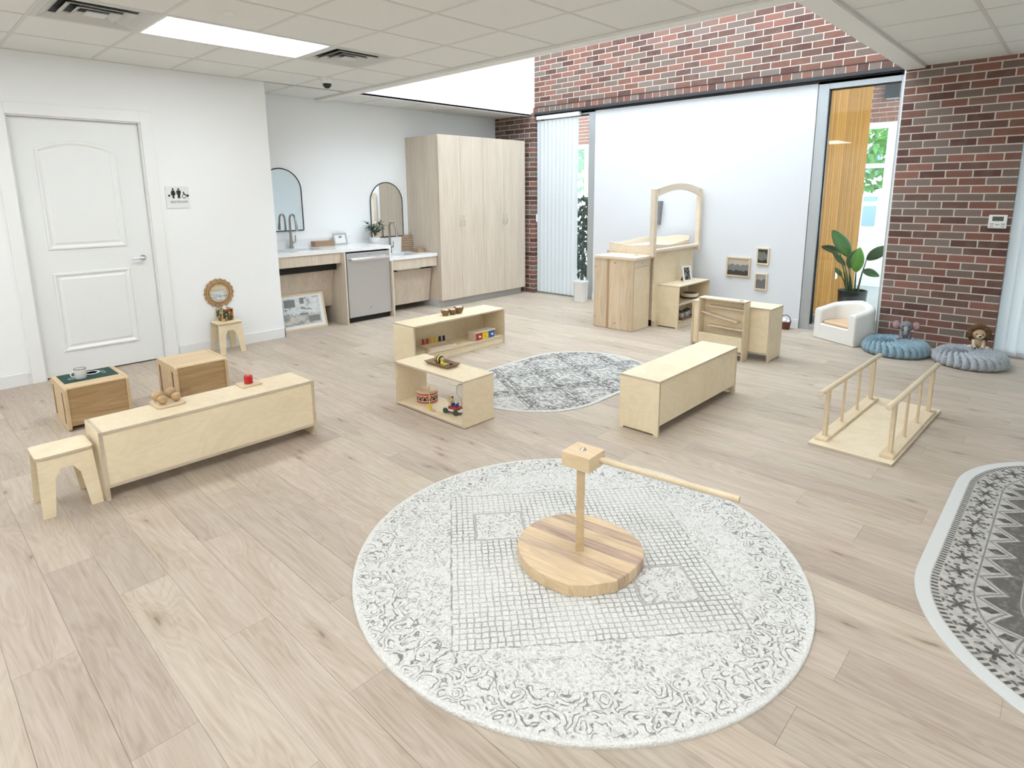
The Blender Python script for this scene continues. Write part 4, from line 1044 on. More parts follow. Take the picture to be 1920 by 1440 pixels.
# leaning print
g = G('room_photo_print', .4); x, y, z = g.sep(g.co())
v = g.vm('SNAP', g.co(), (.034, .034, .034)); f = g.noise(g.mp(g.co(), (9, 9, 16)), 1, 3, .7, .6)
c = g.mix(g.step(z, .16, .19), g.ramp(f, [(.40, (.30, .30, .29)), (.50, (.52, .51, .47)), (.7, (.60, .58, .53))]), g.ramp(f, [(.36, (.18, .20, .20)), (.46, (.60, .63, .63)), (.7, (.74, .77, .77))]))
g.color(c); M['print_room'] = g.mat
ang = math.atan2(.14, -.52)
t = thing('framed_print', 'large framed photograph leaning on the floor under the upper sink', 'picture', (-6.445, 3.345, 0), R(-3))
ry = Matrix.Rotation(R(-13), 4, 'Y')
MB().box(-.02, .0, -.28, .28, 0, .02).box(-.02, .0, -.28, .28, .40, .42).box(-.02, 0, -.28, -.26, .02, .40).box(-.02, 0, .26, .28, .02, .40).xf(ry).build('frame', M['beech'], t)
bx(-.012, -.006, -.26, .26, .02, .40).xf(ry).build('mat_board', M['white_print'], t)
MB().box(-.006, -.0045, -.235, .218, .055, .375).xf(ry).build('print', M['print_room'], t)
pr_ = MB().box(-.0045, -.004, -.21, -.08, .27, .36).box(-.0045, -.004, .06, .20, .08, .15).box(-.0045, -.004, -.02, .03, .30, .37).box(-.0045, -.004, -.04, .06, .17, .19)
pr_.xf(ry).build('printed_furniture', M['felt_grey'], t)

# ------------------------------------------------------------------ tall cupboard
t = thing('tall_cupboard', 'tall pale wood four-door cupboard beside the brick pier', 'cupboard', (-6.24, 6.105, 0))
hy = .852
bx(-.693, -.021, -hy, hy, .10, 2.30).build('carcass', M['laminate'], t)
bx(-.693, -.075, -hy, hy - .02, 0, .10).build('toe_kick', M['kick_grey'], t)
sy = [-hy, -.463, -.04, .389, hy]
for k in range(4):
    dr = bx(-.020, 0, sy[k] + .0015, sy[k + 1] - .0015, .098, 2.302).build('door', M['laminate'], t, bevel=.001)
    yh = sy[k + 1] - .032 if k % 2 == 0 else sy[k] + .032
    MB().tube([(0, yh, 1.105), (.026, yh, 1.105), (.030, yh, 1.115), (.030, yh, 1.225), (.026, yh, 1.235), (0, yh, 1.235)], .005, 8).build('handle', M['chrome'], dr, True)

# ------------------------------------------------------------------ play corner by the white panel
t = thing('pine_cabinet', 'tall pine cabinet with brown strip and thick lid in front of the changing table', 'cabinet', (-3.783, 5.88, 0))
X0, X1, Y0, Y1, hh = -.262, .262, -.178, .178, .80
for (a, b, m_) in ((-.262, -.085, 'pine'), (-.085, -.052, 'pine_brown'), (-.052, .09, 'pine'), (.09, .185, 'pine'), (.185, .262, 'pine')):
    bx(a, b - .0008, Y0, Y0 + .018, .004, hh).build('front_board', M[m_], t)
bx(X1 - .016, X1 - .004, Y0 + .018, Y1, .004, .715).build('side_panel', M['birch'], t)
sr = bx(X1 - .018, X1, Y0 + .018, Y1, .718, hh).build('side_rail', M['maple'], t, bevel=.001)
MB().lathe([(.0, 0), (.008, 0), (.008, .002), (0, .002)], 16, (X1, .0, .758), 0).build('screw', M['nickel'], sr)
bx(X0, X0 + .018, Y0 + .018, Y1, .004, hh).build('side_panel', M['pine'], t); bx(X0 + .018, X1 - .02, Y1 - .018, Y1, .004, hh).build('back_board', M['pine'], t)
ld = MB().prism(rrect(X0 + .005, X1 + .03, Y0 - .012, Y1 + .02, .012, 3), hh, hh + .034, 2).build('lid', M['maple'], t, bevel=.006)
MB().prism(rrect(.11, .17, .05, .09, .019, 6), hh + .034, hh + .035, 2).build('finger_hole', M['walnut'], ld)
for (x, z) in ((.02, .76), (.03, .07), (-.245, .70), (-.245, .12)):
    MB().lathe([(.0, -.0015), (.011, -.0015), (.011, 0), (0, 0)], 14, (x, Y0, z), 1).build('peg', M['pine_brown'], t)
MB().lathe([(.0, -.014), (.014, -.012), (.016, 0), (0, 0)], 16, (X0, -.1, .10), 0).build('hinge', M['pine_brown'], t, True)

t = thing('changing_table', 'maple changing table with wavy rails and tall arched frame', 'changing table', (-3.78, 6.52, 0))
bx(-.31, .275, -.42, .46, .075, .80).build('body', M['maple'], t)
bx(-.28, .25, -.39, .43, 0.0, .075).build('plinth', M['black_void'], t)
bx(.277, .293, -.44, .50, .07, .862).build('side_panel', M['birch'], t)
MB().box(.262, .31, .475, .515, .0, .06).box(.262, .31, -.41, -.37, 0, .07).build('foot', M['maple'], t)
def wave(a, b, z0, zt, amp, n=16, ph=0): return [(a, z0), (b, z0)] + [(b + (a - b) * i / n, zt + amp * math.sin(math.pi * 2 * i / n * .75 + ph)) for i in range(n + 1)]
MB().prism(wave(-.32, .255, .80, .948, .014, ph=2.6), -.442, -.422, 1).build('front_rail', M['maple'], t, bevel=.003)
MB().box(-.335, .26, -.465, -.415, .80, .86).build('front_apron', M['pine'], t)
MB().prism(wave(-.22, .255, .86, .99, .016, ph=.4), .44, .46, 1).build('rear_rail', M['maple'], t, bevel=.003)
MB().prism(wave(-.42, .44, .80, .955, .014, ph=1.2), -.32, -.30, 0).build('side_rail', M['maple'], t, bevel=.003)
MB().prism(wave(-.42, .44, .86, .945, .018, ph=2.2), .235, .255, 0).build('side_rail', M['maple'], t, bevel=.003)
MB().add([(-.30, -.42, .90), (.235, -.42, .90), (.235, .44, .90), (-.30, .44, .90), (-.30, -.42, .80), (.235, -.42, .80), (.235, .44, .80), (-.30, .44, .80)], [(0, 1, 2, 3), (7, 6, 5, 4), (0, 4, 5, 1), (1, 5, 6, 2), (2, 6, 7, 3), (3, 7, 4, 0)]).build('table_top', M['cream'], t, bevel=.01)
fr = MB()
for y0 in (-.565, .505): bx(.295, .35, y0 - .006, y0 + .054, .83, 1.568).build('post', M['maple'], t, bevel=.003)
n = 20; lo, hi = [], []
for i in range(n + 1):
    u = i / n; yv = -.555 + 1.098 * u; s = math.sin(math.pi * u)
    hi.append((yv, 1.565 + .068 * s)); lo.append((yv, 1.475 + .085 * s))
cr = MB().prism(hi + lo[::-1], .322, .352, 0).build('arched_crown', M['maple'], t, bevel=.002)
for yv in (-.50, .48):
    for zz in (1.535, 1.56): MB().lathe([(.0, 0), (.008, 0), (.008, .002), (0, .002)], 14, (.352, yv, zz), 0).build('screw', M['nickel'], cr)
bx(.295, .36, -.52, .51, .876, .905).build('sill', M['maple'], t, bevel=.005); bx(.295, .312, -.52, .51, .845, .876).build('lower_rail', M['maple'], t)
# grey thing on the wall
t = thing('hanging_bin', 'grey tapered felt bin hanging on the white panel behind the arch', 'bin', (-4.035, 7.11, 1.12))
MB().add([(-.045, -.06, 0), (.03, -.06, 0), (.03, 0, 0), (-.045, 0, 0), (-.06, -.085, .30), (.055, -.085, .30), (.055, 0, .30), (-.06, 0, .30)], [(3, 2, 1, 0), (4, 5, 6, 7), (0, 1, 5, 4), (1, 2, 6, 5), (2, 3, 7, 6), (3, 0, 4, 7)]).build('body', M['felt_grey'], t, bevel=.004)
# waste bin
t = thing('waste_bin', 'small white waste bin between the blinds and the pine cabinet', 'bin', (-5.135, 6.915, 0))
prof = [(.082, 0), (.084, .01), (.094, .27), (.098, .275), (.098, .29), (.09, .29), (.088, .27), (.078, .02)]
n = 24; vs = []; fs = []
for i in range(n):
    a = 2 * math.pi * (i + .5) / n; ca, sa = math.cos(a), math.sin(a); k = (abs(ca) ** 4 + abs(sa) ** 4) ** -.25
    for r_, z in prof: vs.append((r_ * k * ca, r_ * k * sa * .9, z))
m_ = len(prof)
for i in range(n):
    j = (i + 1) % n
    for q in range(m_ - 1): fs.append((i * m_ + q, j * m_ + q, j * m_ + q + 1, i * m_ + q + 1))
fs.append(tuple(i * m_ for i in range(n - 1, -1, -1))); fs.append(tuple(i * m_ + m_ - 1 for i in range(n)))
MB().add(vs, fs).build('body', M['bin_white'], t, True)

# pictures on the white panel
def mountain(name, seed, sky, far_, near):
    g = G(name, .6); x, y, z = g.sep(g.co())
    rdg = g.m('MULTIPLY', g.noise(g.comb(g.m('MULTIPLY', x, 16.), seed, 0.), 1, 4, .6), .16)
    rd2 = g.m('MULTIPLY', g.noise(g.comb(g.m('MULTIPLY', x, 26.), seed + 5., 0.), 1, 4, .6), .10)
    tx = g.noise(g.co(), 90, 3, .7)
    c = g.mix(g.step(z, g.m('SUBTRACT', rdg, .046), g.m('SUBTRACT', rdg, .054)), sky, g.ramp(tx, [(.3, tuple(v * .6 for v in far_)), (.7, far_)]))
    c = g.mix(g.step(z, g.m('SUBTRACT', rd2, .088), g.m('SUBTRACT', rd2, .098)), c, g.ramp(tx, [(.3, tuple(v * .4 for v in near)), (.7, near)]))
    g.color(c); return g.mat
def picture(label, cx, cz, w_, h_, mat, fm, fw_=.016):
    t = thing('framed_picture', label, 'picture', (cx, 7.11, cz), 0, 'small pictures on the white panel')
    a, b = w_ / 2, h_ / 2
    MB().box(-a, a, -.022, 0, -b, -b + fw_).box(-a, a, -.022, 0, b - fw_, b).box(-a, -a + fw_, -.022, 0, -b + fw_, b - fw_).box(a - fw_, a, -.022, 0, -b + fw_, b - fw_).build('frame', M[fm], t, bevel=.001)
    bx(-a + fw_, a - fw_, -.012, -.002, -b + fw_, b - fw_).build('print', mat, t)
picture('landscape mountain picture in pale wood frame on the white panel', -2.948, .646, .285, .232, mountain('mountain_print', 2.0, (.50, .43, .36), (.24, .25, .24), (.07, .055, .04)), 'beech')
picture('upper of two small upright pictures, dark with white flowers', -2.666, .792, .143, .192, mountain('flower_print', 9.3, (.045, .05, .04), (.22, .22, .19), (.03, .025, .02)), 'dowel')
picture('lower of two small upright pictures, grey mountain scene', -2.668, .494, .144, .195, mountain('grey_mountain_print', 14.7, (.38, .35, .34), (.19, .175, .18), (.22, .20, .19)), 'dowel')
# small basket by the wall
t = thing('small_basket', 'small brown basket with loop handle on the floor by the window frame', 'basket', (-2.32, 6.985, 0))
MB().lathe([(0, 0), (.045, 0), (.058, .085), (.062, .09), (.055, .088), (.042, .01), (0, .01)], 20).build('body', M['brown_leather'], t, True)
MB().tube([(.057 * math.cos(R(a)), 0, .085 + .075 * math.sin(R(a))) for a in range(0, 181, 15)], .005, 8).build('handle', M['brown_leather'], t, True)
MB().sphere((-.015, 0, .085), .035, 12, 8).sphere((.02, .015, .08), .028, 12, 8).build('white_contents', M['tissue'], t, True)
# photo frame on the two-tier shelf
t = thing('photo_frame', 'small white photo frame with easel back on the two-tier shelf', 'picture frame', (-3.345, 6.625, .489), R(-22))
ry = Matrix.Rotation(R(-14), 4, 'Y')
MB().box(-.008, .006, -.063, .063, 0, .018).box(-.008, .006, -.063, .063, .165, .183).box(-.008, .006, -.063, -.045, .018, .165).box(-.008, .006, .045, .063, .018, .165).xf(ry).build('frame', M['frame_white'], t)
g = G('bw_photo', .4); g.color(g.ramp(g.noise(g.co(), 22, 3, .6, 1.5), [(.42, (.015, .015, .015)), (.52, (.10, .10, .10)), (.60, (.65, .65, .63))])); M['bw'] = g.mat
bx(-.004, .0, -.045, .045, .018, .165).xf(ry).build('print', M['bw'], t)
MB().add([(-.014, -.018, .15), (-.014, .018, .15), (-.105, .018, 0), (-.105, -.018, 0), (-.02, -.018, .15), (-.02, .018, .15), (-.111, .018, 0), (-.111, -.018, 0)], [(0, 1, 2, 3), (7, 6, 5, 4), (0, 4, 5, 1), (1, 5, 6, 2), (2, 6, 7, 3), (3, 7, 4, 0)]).build('easel', M['walnut'], t)
# things on the two-tier shelf
t = thing('basket', 'white and brown woven basket on the middle tier of the two-tier shelf', 'basket', (-3.36, 6.71, .276))
MB().lathe([(0, 0), (.085, 0), (.10, .025)], 24).build('lower_band', M['walnut'], t, True)
MB().lathe([(.10, .025), (.112, .06), (.106, .065), (.09, .03), (0, .028)], 24).build('upper_band', M['cream'], t, True)
MB().lathe([(0, .045), (.06, .058), (.08, .062), (.06, .068), (0, .07)], 20).build('contents', M['walnut'], t, True)
o = MB().lathe([(0, 0), (.035, 0), (.042, .008), (.042, .011), (.034, .004), (0, .004)], 20).build('small_dish', M['walnut'], loc=(-3.30, 6.29, .276), smooth=True); tag(o, 'small dark brown dish on the middle tier of the two-tier shelf', 'dish')
t = thing('jar_tray', 'dark wooden tray on the bottom tier of the two-tier shelf', 'tray', (-3.335, 6.46, .077))
MB().box(-.09, .11, -.16, .16, 0, .008).box(-.09, .11, -.16, -.152, .008, .03).box(-.09, .11, .152, .16, .008, .03).box(.102, .11, -.152, .152, .008, .03).box(-.09, -.082, -.152, .152, .008, .03).build('tray', M['walnut'], t)
for q, (x, yv) in enumerate(((.05, -.09), (.05, .02), (.03, .11), (-.03, -.03))):
    tj = thing('glass_jar', ['glass jar at the near front end of the dark tray', 'glass jar in the middle front of the dark tray', 'glass jar at the far end of the dark tray', 'glass jar at the back of the dark tray'][q], 'jar', (-3.335 + x, 6.46 + yv, .085), 0, 'jars on the dark tray')
    MB().lathe([(0, 0), (.03, 0), (.034, .01), (.034, .055), (.026, .07)], 18).build('jar_body', M['silver_frame'], tj, True)
    MB().lathe([(.028, .07), (.030, .072), (.030, .09), (0, .092)], 18).build('lid', M['dark'], tj, True)

# ------------------------------------------------------------------ armchair
t = thing('tub_chair', 'small white toddler tub chair with tan seat beside the brick pier', 'chair', (-1.655, 6.855, 0), R(-27))
hw, dp, th = .25, .20, .085
path = []
nS = 8
for i in range(nS): path.append((-hw + th / 2, -dp + (dp + .0) * i / nS, -math.pi / 2))
cxr = hw - th / 2
for i in range(17):
    a = math.pi - math.pi * i / 16; path.append((cxr * math.cos(a), .0 + (dp - th / 2) * math.sin(a), 0))
for i in range(1, nS + 1): path.append((hw - th / 2, -dp * i / nS, 0))
sec_n = 14; vs = []; fs = []; N = len(path)
for i, (x, y, _) in enumerate(path):
    a = path[max(0, i - 1)]; b = path[min(N - 1, i + 1)]; d = Vector((b[0] - a[0], b[1] - a[1])).normalized(); nn = Vector((-d.y, d.x))
    u = abs(i / (N - 1) - .5) * 2     # 1 at the arm fronts, 0 at the back
    top = .325 + .085 * (1 - u) ** 1.2 if u < 1 else .325
    tt = th / 2
    sec = [(tt, 0), (tt, top - .04)] + [(tt * math.cos(R(q)), top - .04 + .04 * math.sin(R(q))) for q in range(15, 180, 15)] + [(-tt, top - .04), (-tt, 0)]
    m_ = len(sec)
    for s_, z in sec: vs.append((x + nn.x * s_, y + nn.y * s_, z))
for i in range(N - 1):
    for k in range(m_): fs.append((i * m_ + k, i * m_ + (k + 1) % m_, (i + 1) * m_ + (k + 1) % m_, (i + 1) * m_ + k))
fs += [tuple(range(m_ - 1, -1, -1)), tuple((N - 1) * m_ + k for k in range(m_))]
MB().add(vs, fs).build('shell', M['leather'], t, True, bevel=.012)
MB().prism(rrect(-hw + .002, hw - .002, -dp + .001, .06, .012, 3), .0, .165, 2).build('seat_base', M['leather'], t, True, bevel=.012)
MB().prism(rrect(-.158, .158, -dp + .02, .10, .03, 4), .165, .20, 2).build('seat_cushion', M['tan'], t, True, bevel=.012)

# floor cushions
def cushion(label, loc, mat, r_=.285, hh=.125, tw=.0):
    t = thing('floor_cushion', label, 'cushion', loc, R(tw), 'round pleated floor cushions')
    seg, rings = 336, 30; K = 28; vs = []; fs = []
    prof = []
    for j in range(rings):
        u = j / (rings - 1)
        if u < .42:
            w_ = u / .42; a = -math.pi / 2 + math.pi / 2 * w_
            prof.append((.80 + .20 * math.cos(a) if w_ > 0 else .80, .36 + .36 * math.sin(a), 'side'))
        else:
            w_ = (u - .42) / .58
            rr = 1.0 - w_ * .985
            z = .36 + .64 * (1 - (1 - min(1, w_ * 3.2)) ** 2) ** .5 if w_ < .3125 else 1.0
            if rr < .15: z -= .20 * (1 - rr / .15) ** 1.3
            prof.append((rr, z, 'top'))
    for j, (pr__, pz, kd) in enumerate(prof):
        for i in range(seg):
            a = 2 * math.pi * i / seg
            twist = .55 * (1 - pr__) * 1.6
            ph = (a + twist) * K / (2 * math.pi); fr_ = ph - math.floor(ph)
            saw = (fr_ ** .8) * (1 - max(0, fr_ - .93) / .07)
            edge = min(1, max(0, (pr__ - .04) / .25))
            amp = .034 * edge if kd == 'top' else .014
            bul = math.sin(math.pi * fr_) ** .5
            if kd == 'side': rr = r_ * pr__ - .030 + .030 * bul; z = hh * pz
            else: rr = r_ * pr__ - (.030 - .030 * bul) * min(1, max(0, (pr__ - .8) / .12)); z = hh * pz + amp * (saw - .5)
            vs.append((rr * math.cos(a), rr * math.sin(a), max(0, z)))
    for j in range(rings - 1):
        for i in range(seg): fs.append((j * seg + i, j * seg + (i + 1) % seg, (j + 1) * seg + (i + 1) % seg, (j + 1) * seg + i))
    fs.append(tuple(range(seg - 1, -1, -1))); fs.append(tuple((rings - 1) * seg + i for i in range(seg)))
    MB().add(vs, fs).build('pleated_cover', M[mat], t, True)
    MB().sphere((0, 0, hh * .74), .018, 14, 8, (1, 1, .5)).build('button', M[mat], t, True)
cushion('blue-grey round pleated floor cushion under the toy elephant', (-1.175, 6.62, 0), 'blue_velvet')
cushion('pale grey round pleated floor cushion under the toy lion', (-.60, 6.60, 0), 'grey_velvet', tw=20)

# plush toys
def plush(label, loc, kind):
    t = thing('toy_' + kind, label, 'toy', loc, R(12))
    if kind == 'elephant': body, head_, accent = 'yarn_grey', 'yarn_grey', 'yarn_lgrey'
    else: body, head_, accent = 'yarn_tan', 'yarn_tan', 'yarn_cream'
    MB().sphere((0, 0, .052), .048, 20, 14, (1, .9, 1.1)).build('body', M[body], t, True)
    for s in (-1, 1):
        MB().sphere((s * .062, -.045, .020), .021, 14, 10).build('foot', M[accent], t, True)
        MB().tube([(s * .03, -.02, .03), (s * .058, -.04, .022)], [.02, .017], 10).build('leg', M[body], t, True)
        MB().tube([(s * .035, -.012, .08), (s * .034, -.045, .045), (s * .026, -.055, .02)], [.015, .014, .013], 10).build('arm', M[body if kind == 'elephant' else accent], t, True)
    hd = MB().sphere((0, -.008, .135), .052 if kind == 'elephant' else .048, 22, 16, (1.05, .95, .98)).build('head', M[head_], t, True)
    for s in (-1, 1): MB().sphere((s * .022, -.052, .142), .006, 10, 8).build('eye', M['black'], hd, True)
    if kind == 'elephant':
        MB().tube([(0, -.05, .128), (0, -.07, .112), (0, -.075, .09), (0, -.07, .072)], [.022, .017, .014, .013], 12).build('trunk', M['yarn_lgrey'], hd, True)
        for s in (-1, 1):
            e = MB().sphere((s * .078, 0, .145), .042, 18, 12, (.85, .22, 1)).build('ear', M['yarn_grey'], t, True)
            MB().sphere((s * .080, -.007, .143), .032, 16, 10, (.82, .2, 1)).build('inner_ear', M['yarn_pink'], e, True)
        MB().tube([(0, 0, .18), (0, -.004, .2), (.006, -.006, .205)], [.005, .004, .002], 6).build('hair_tuft', M['yarn_grey'], t, True)
    else:
        random.seed(3); mb = MB()
        for k in range(16):
            a = 2 * math.pi * k / 16
            mb.sphere((.066 * math.cos(a), .008 + random.uniform(-.008, .006), .14 + .064 * math.sin(a)), .027, 12, 8)
        mb.sphere((0, .022, .14), .075, 16, 12, (1, .5, 1)); mb.build('mane', M['yarn_brown'], hd, True)
        MB().sphere((0, -.050, .122), .024, 16, 12, (1.15, .75, .85)).build('muzzle', M['yarn_cream'], hd, True)
        MB().sphere((0, -.070, .128), .009, 12, 8, (1.2, .7, .8)).build('nose', M['black'], hd, True)
plush('grey crochet toy elephant with pink ears sitting on the blue-grey cushion', (-1.13, 6.74, .112), 'elephant')
plush('brown-maned crochet toy lion sitting on the pale grey cushion', (-.575, 6.78, .112), 'lion')

# thermostat
t = thing('thermostat', 'white wall thermostat with green screen on the brick pier', 'thermostat', (-.58, YB, 1.246))
MB().prism(rrect(-.066, .066, -.06, .06, .006, 3), -.02, 0, 1).build('case', M['white'], t, bevel=.003)
bx(-.040, .040, -.0215, -.02, .005, .045).build('screen', M['lcd'], t)
for (x, z) in ((-.04, -.022), (0, -.028), (.04, -.022), (-.04, -.042), (.04, -.042)): bx(x - .014, x + .014, -.0213, -.02, z - .005, z + .005).build('button', M['grey_plastic'] if z > -.03 else M['silver_frame'], t)
# ------------------------------------------------------------------ small toys
T1 = .372
t = thing('ball_tray', 'rounded wooden tray under four wooden balls on the long shelf', 'tray', (-3.695, 1.036, T1))
MB().prism(rrect(-.085, .085, -.074, .074, .02, 5), 0, .014, 2).build('board', M['beech'], t, bevel=.003)
for q, (x, y, r_, lab) in enumerate(((-3.748, 1.000, .029, 'larger wooden ball at the left back of the ball tray'), (-3.655, 1.000, .0255, 'small wooden ball at the left front of the ball tray'), (-3.742, 1.072, .031, 'largest wooden ball at the right back of the ball tray'), (-3.660, 1.072, .025, 'small wooden ball at the right front of the ball tray'))):
    o = MB().sphere((0, 0, 0), r_, 24, 16).build('wooden_ball', M['oak'], loc=(x, y, T1 + .014 + r_), smooth=True); tag(o, lab, 'ball', 'wooden balls')
t = thing('ring_stacker', 'square board with red rings on a wooden peg on the long shelf', 'toy', (-3.690, 1.503, T1))
MB().prism(rrect(-.058, .058, -.062, .062, .006, 3), 0, .01, 2).build('board', M['beech'], t, bevel=.002)
for k in range(3): MB().lathe([(.006, .001), (.024, .001), (.026, .004), (.026, .014), (.024, .0165), (.006, .0165)], 24, (0, 0, .010 + k * .0165)).build('red_ring', M['red'], t, True)
MB().cyl((0, 0, .01), .0052, .095, 14).build('peg', M['beech'], t, True)
# green mat, mug on the cube chair
ZC = .301
t = thing('place_mat', 'dark green mat with white printed tableware on the wooden cube chair', 'mat', (-4.985, .912, ZC))
bx(-.128, .130, -.160, .160, 0, .003).build('cloth', M['green_mat'], t)
MB().lathe([(.046, 0), (.050, 0), (.050, .0006), (.046, .0006)], 28, (-.045, .035, .003)).lathe([(0, 0), (.036, 0), (.036, .0006), (0, .0006)], 28, (-.045, .035, .003)).build('printed_plate', M['white_print'], t)
MB().box(-.05, .03, .088, .091, .003, .0036).box(-.05, .03, .103, .106, .003, .0036).box(-.05, -.047, .088, .106, .003, .0036).box(.027, .03, .088, .106, .003, .0036).build('printed_fork', M['chalk'], t)
MB().tube([(.03 + .02 * math.cos(R(a)), -.10 + .02 * math.sin(R(a)), .0035) for a in range(0, 360, 30)], .002, 6, closed=True).build('printed_spoon', M['chalk'], t)
t = thing('enamel_mug', 'white enamel mug with dark rim on the green mat', 'mug', (-4.935, .862, ZC + .003), R(200))
MB().lathe([(0, 0), (.033, 0), (.036, .004), (.036, .066), (.033, .066), (.033, .004), (0, .004)], 28).build('cup', M['enamel'], t, True)
MB().tube([(.0355 * math.cos(2 * math.pi * i / 28), .0355 * math.sin(2 * math.pi * i / 28), .0665) for i in range(28)], .0022, 6, closed=True).build('rim', M['enamel_rim'], t, True)
MB().tube([(0, .035, .055), (0, .055, .055), (0, .064, .042), (0, .060, .026), (0, .035, .018)], .004, 8).build('handle', M['enamel'], t, True)
# tissue box and rattan mirror
t = thing('tissue_box', 'tissue box with colourful floral sides on the stool by the wall', 'tissue box', (-6.155, 2.335, .305), R(8))
g = G('floral_print', .5); vc = g.vor(g.co(), 42., out='Color'); vd = g.vor(g.co(), 42.)
hs = g.n('ShaderNodeSeparateColor'); g.lk(vc, hs.inputs[0])
c = g.ramp(hs.outputs[0], [(0, (.02, .045, .02)), (.25, (.33, .06, .015)), (.4, (.05, .09, .03)), (.55, (.60, .38, .10)), (.7, (.42, .12, .02)), (.85, (.60, .50, .28))], 'CONSTANT')
g.color(g.mix(g.step(vd, .5, .7), c, (.02, .03, .015))); M['floral'] = g.mat
bx(-.056, .056, -.056, .056, .004, .122).build('floral_body', M['floral'], t)
e = MB()
for z in (0, .120): e.box(-.059, .059, -.059, -.053, z, z + .006).box(-.059, .059, .053, .059, z, z + .006).box(-.059, -.053, -.053, .053, z, z + .006).box(.053, .059, -.053, .053, z, z + .006)
for a in (-1, 1):
    for b in (-1, 1): e.box(min(a * .053, a * .059), max(a * .053, a * .059), min(b * .053, b * .059), max(b * .053, b * .059), .006, .12)
e.build('gold_edge', M['gold'], t)
MB().add([(-.03, -.008, .12), (.03, -.008, .12), (.025, .012, .12), (-.025, .012, .12), (.004, .0, .168), (-.012, .004, .158), (.018, .002, .150)], [(0, 1, 6, 4), (1, 2, 6), (2, 3, 5, 4), (3, 0, 5), (0, 4, 5), (2, 4, 6)]).build('tissue', M['tissue'], t)
t = thing('rattan_mirror', 'round rattan mirror with scalloped edge on the door wall above the stool', 'mirror', (WL, 2.333, .578))
MB().lathe([(.0, .006), (.085, .006), (.085, .002), (0, .002)], 36, (0, 0, 0), 0).build('mirror_glass', M['mirror'], t)
MB().lathe([(.084, .002), (.084, .012), (.092, .015), (.118, .013), (.122, .002)], 48, (0, 0, 0), 0).build('woven_ring', M['rattan'], t, True)
for k in range(18):
    a = 2 * math.pi * k / 18; c_y, c_z = .123 * math.cos(a), .123 * math.sin(a)
    MB().tube([(.008, c_y + .021 * math.cos(b), c_z + .021 * math.sin(b)) for b in [a - R(115) + R(230) * i / 10 for i in range(11)]], .0048, 7).tube([(.008, c_y + .010 * math.cos(b), c_z + .010 * math.sin(b)) for b in [a - R(115) + R(230) * i / 8 for i in range(9)]], .004, 6).build('scallop', M['rattan'], t, True)
MB().tube([(.013, .102 * math.cos(2 * math.pi * i / 40), .102 * math.sin(2 * math.pi * i / 40)) for i in range(40)], .004, 6, closed=True).build('binding', M['walnut'], t, True)

# bowls on the middle long shelf
random.seed(5)
for q, (x, y, r_, lab) in enumerate(((-4.435, 3.768, .043, 'left of three small brown bowls on the middle shelf, with pale filling'), (-4.425, 3.853, .041, 'middle of three small brown bowls on the middle shelf'), (-4.43, 3.940, .050, 'right of three small brown bowls on the middle shelf, the largest'))):
    t = thing('small_bowl', lab, 'bowl', (x, y, .366), 0, 'small bowls on the middle shelf')
    MB().lathe([(0, 0), (r_ * .55, 0), (r_ * .9, r_ * .6), (r_, r_ * 1.25), (r_ * .9, r_ * 1.25), (r_ * .75, r_ * .5), (0, r_ * .35)], 22).build('shell', M['coconut'], t, True)
    for k in range(5):
        a = k * 1.3; MB().sphere((r_ * .4 * math.cos(a), r_ * .4 * math.sin(a), r_ * 1.1), r_ * .36, 10, 8).build('filling', M[('cream', 'yellow', 'cream', 'beech', 'green') [k] if q == 0 else ('tan', 'cream', 'pink', 'tan', 'cream')[k]], t, True)
# box with three coloured drawers
t = thing('drawer_box', 'small wooden box with red, yellow and blue drawers on the middle shelf', 'toy', (-4.335, 4.162, .083))
bx(-.058, .05, -.138, .138, 0, .078).build('body', M['maple'], t, bevel=.002); bx(-.062, .060, -.142, .142, .078, .086).build('lid', M['maple'], t, bevel=.002)
for k, m_ in enumerate(('dred', 'yellow', 'blue')):
    d_ = bx(.05, .056, -.13 + k * .0875, -.0455 + k * .0875, .006, .072).build('drawer', M[m_], t, bevel=.001)
    MB().sphere((.064, -.0877 + k * .0875, .040), .012, 14, 10).build('knob', M['yellow'] if k == 1 else M['enamel'], d_, True)
# tray with coloured cylinders
t = thing('colour_tray', 'pale wooden tray on the middle shelf beneath the coloured cylinders', 'tray', (-4.405, 3.63, .083), R(-6))
MB().box(-.095, .095, -.16, .16, 0, .008).box(-.095, .095, -.16, -.15, .008, .025).box(-.095, .095, .15, .16, .008, .025).box(.085, .095, -.15, .15, .008, .025).box(-.095, -.085, -.15, .15, .008, .025).build('tray', M['maple'], t, bevel=.001)
bx(-.083, -.045, -.145, .145, .008, .03).build('peg_rack', M['beech'], t)
for k, (m_, lab) in enumerate((('dred', 'first of two red cylinders'), ('dred', 'second of two red cylinders'), ('yellow', 'first of two yellow cylinders'), ('yellow', 'second of two yellow cylinders'), ('navy', 'first of two dark blue cylinders'), ('navy', 'second of two dark blue cylinders'))):
    yl = -.118 + k * .047 + (0 if k < 2 else .004); a = R(-6); xl = -.064
    o = MB().cyl((0, 0, 0), .0125, .05, 16).build('colour_cylinder', M[m_], loc=(-4.405 + xl * math.cos(a) - yl * math.sin(a), 3.63 + xl * math.sin(a) + yl * math.cos(a), .083 + .03), smooth=True)
    tag(o, lab + ' on the pale tray, counted from the left', 'toy', 'coloured cylinders')
o = MB().tube([(0, -.0, .012), (.045, -.07, .012)], [.012, .011], 12).build('wooden_peg', M['oak'], loc=(-4.33, 3.47, .083), smooth=True); tag(o, 'brown wooden peg lying at the left end of the pale tray', 'toy')
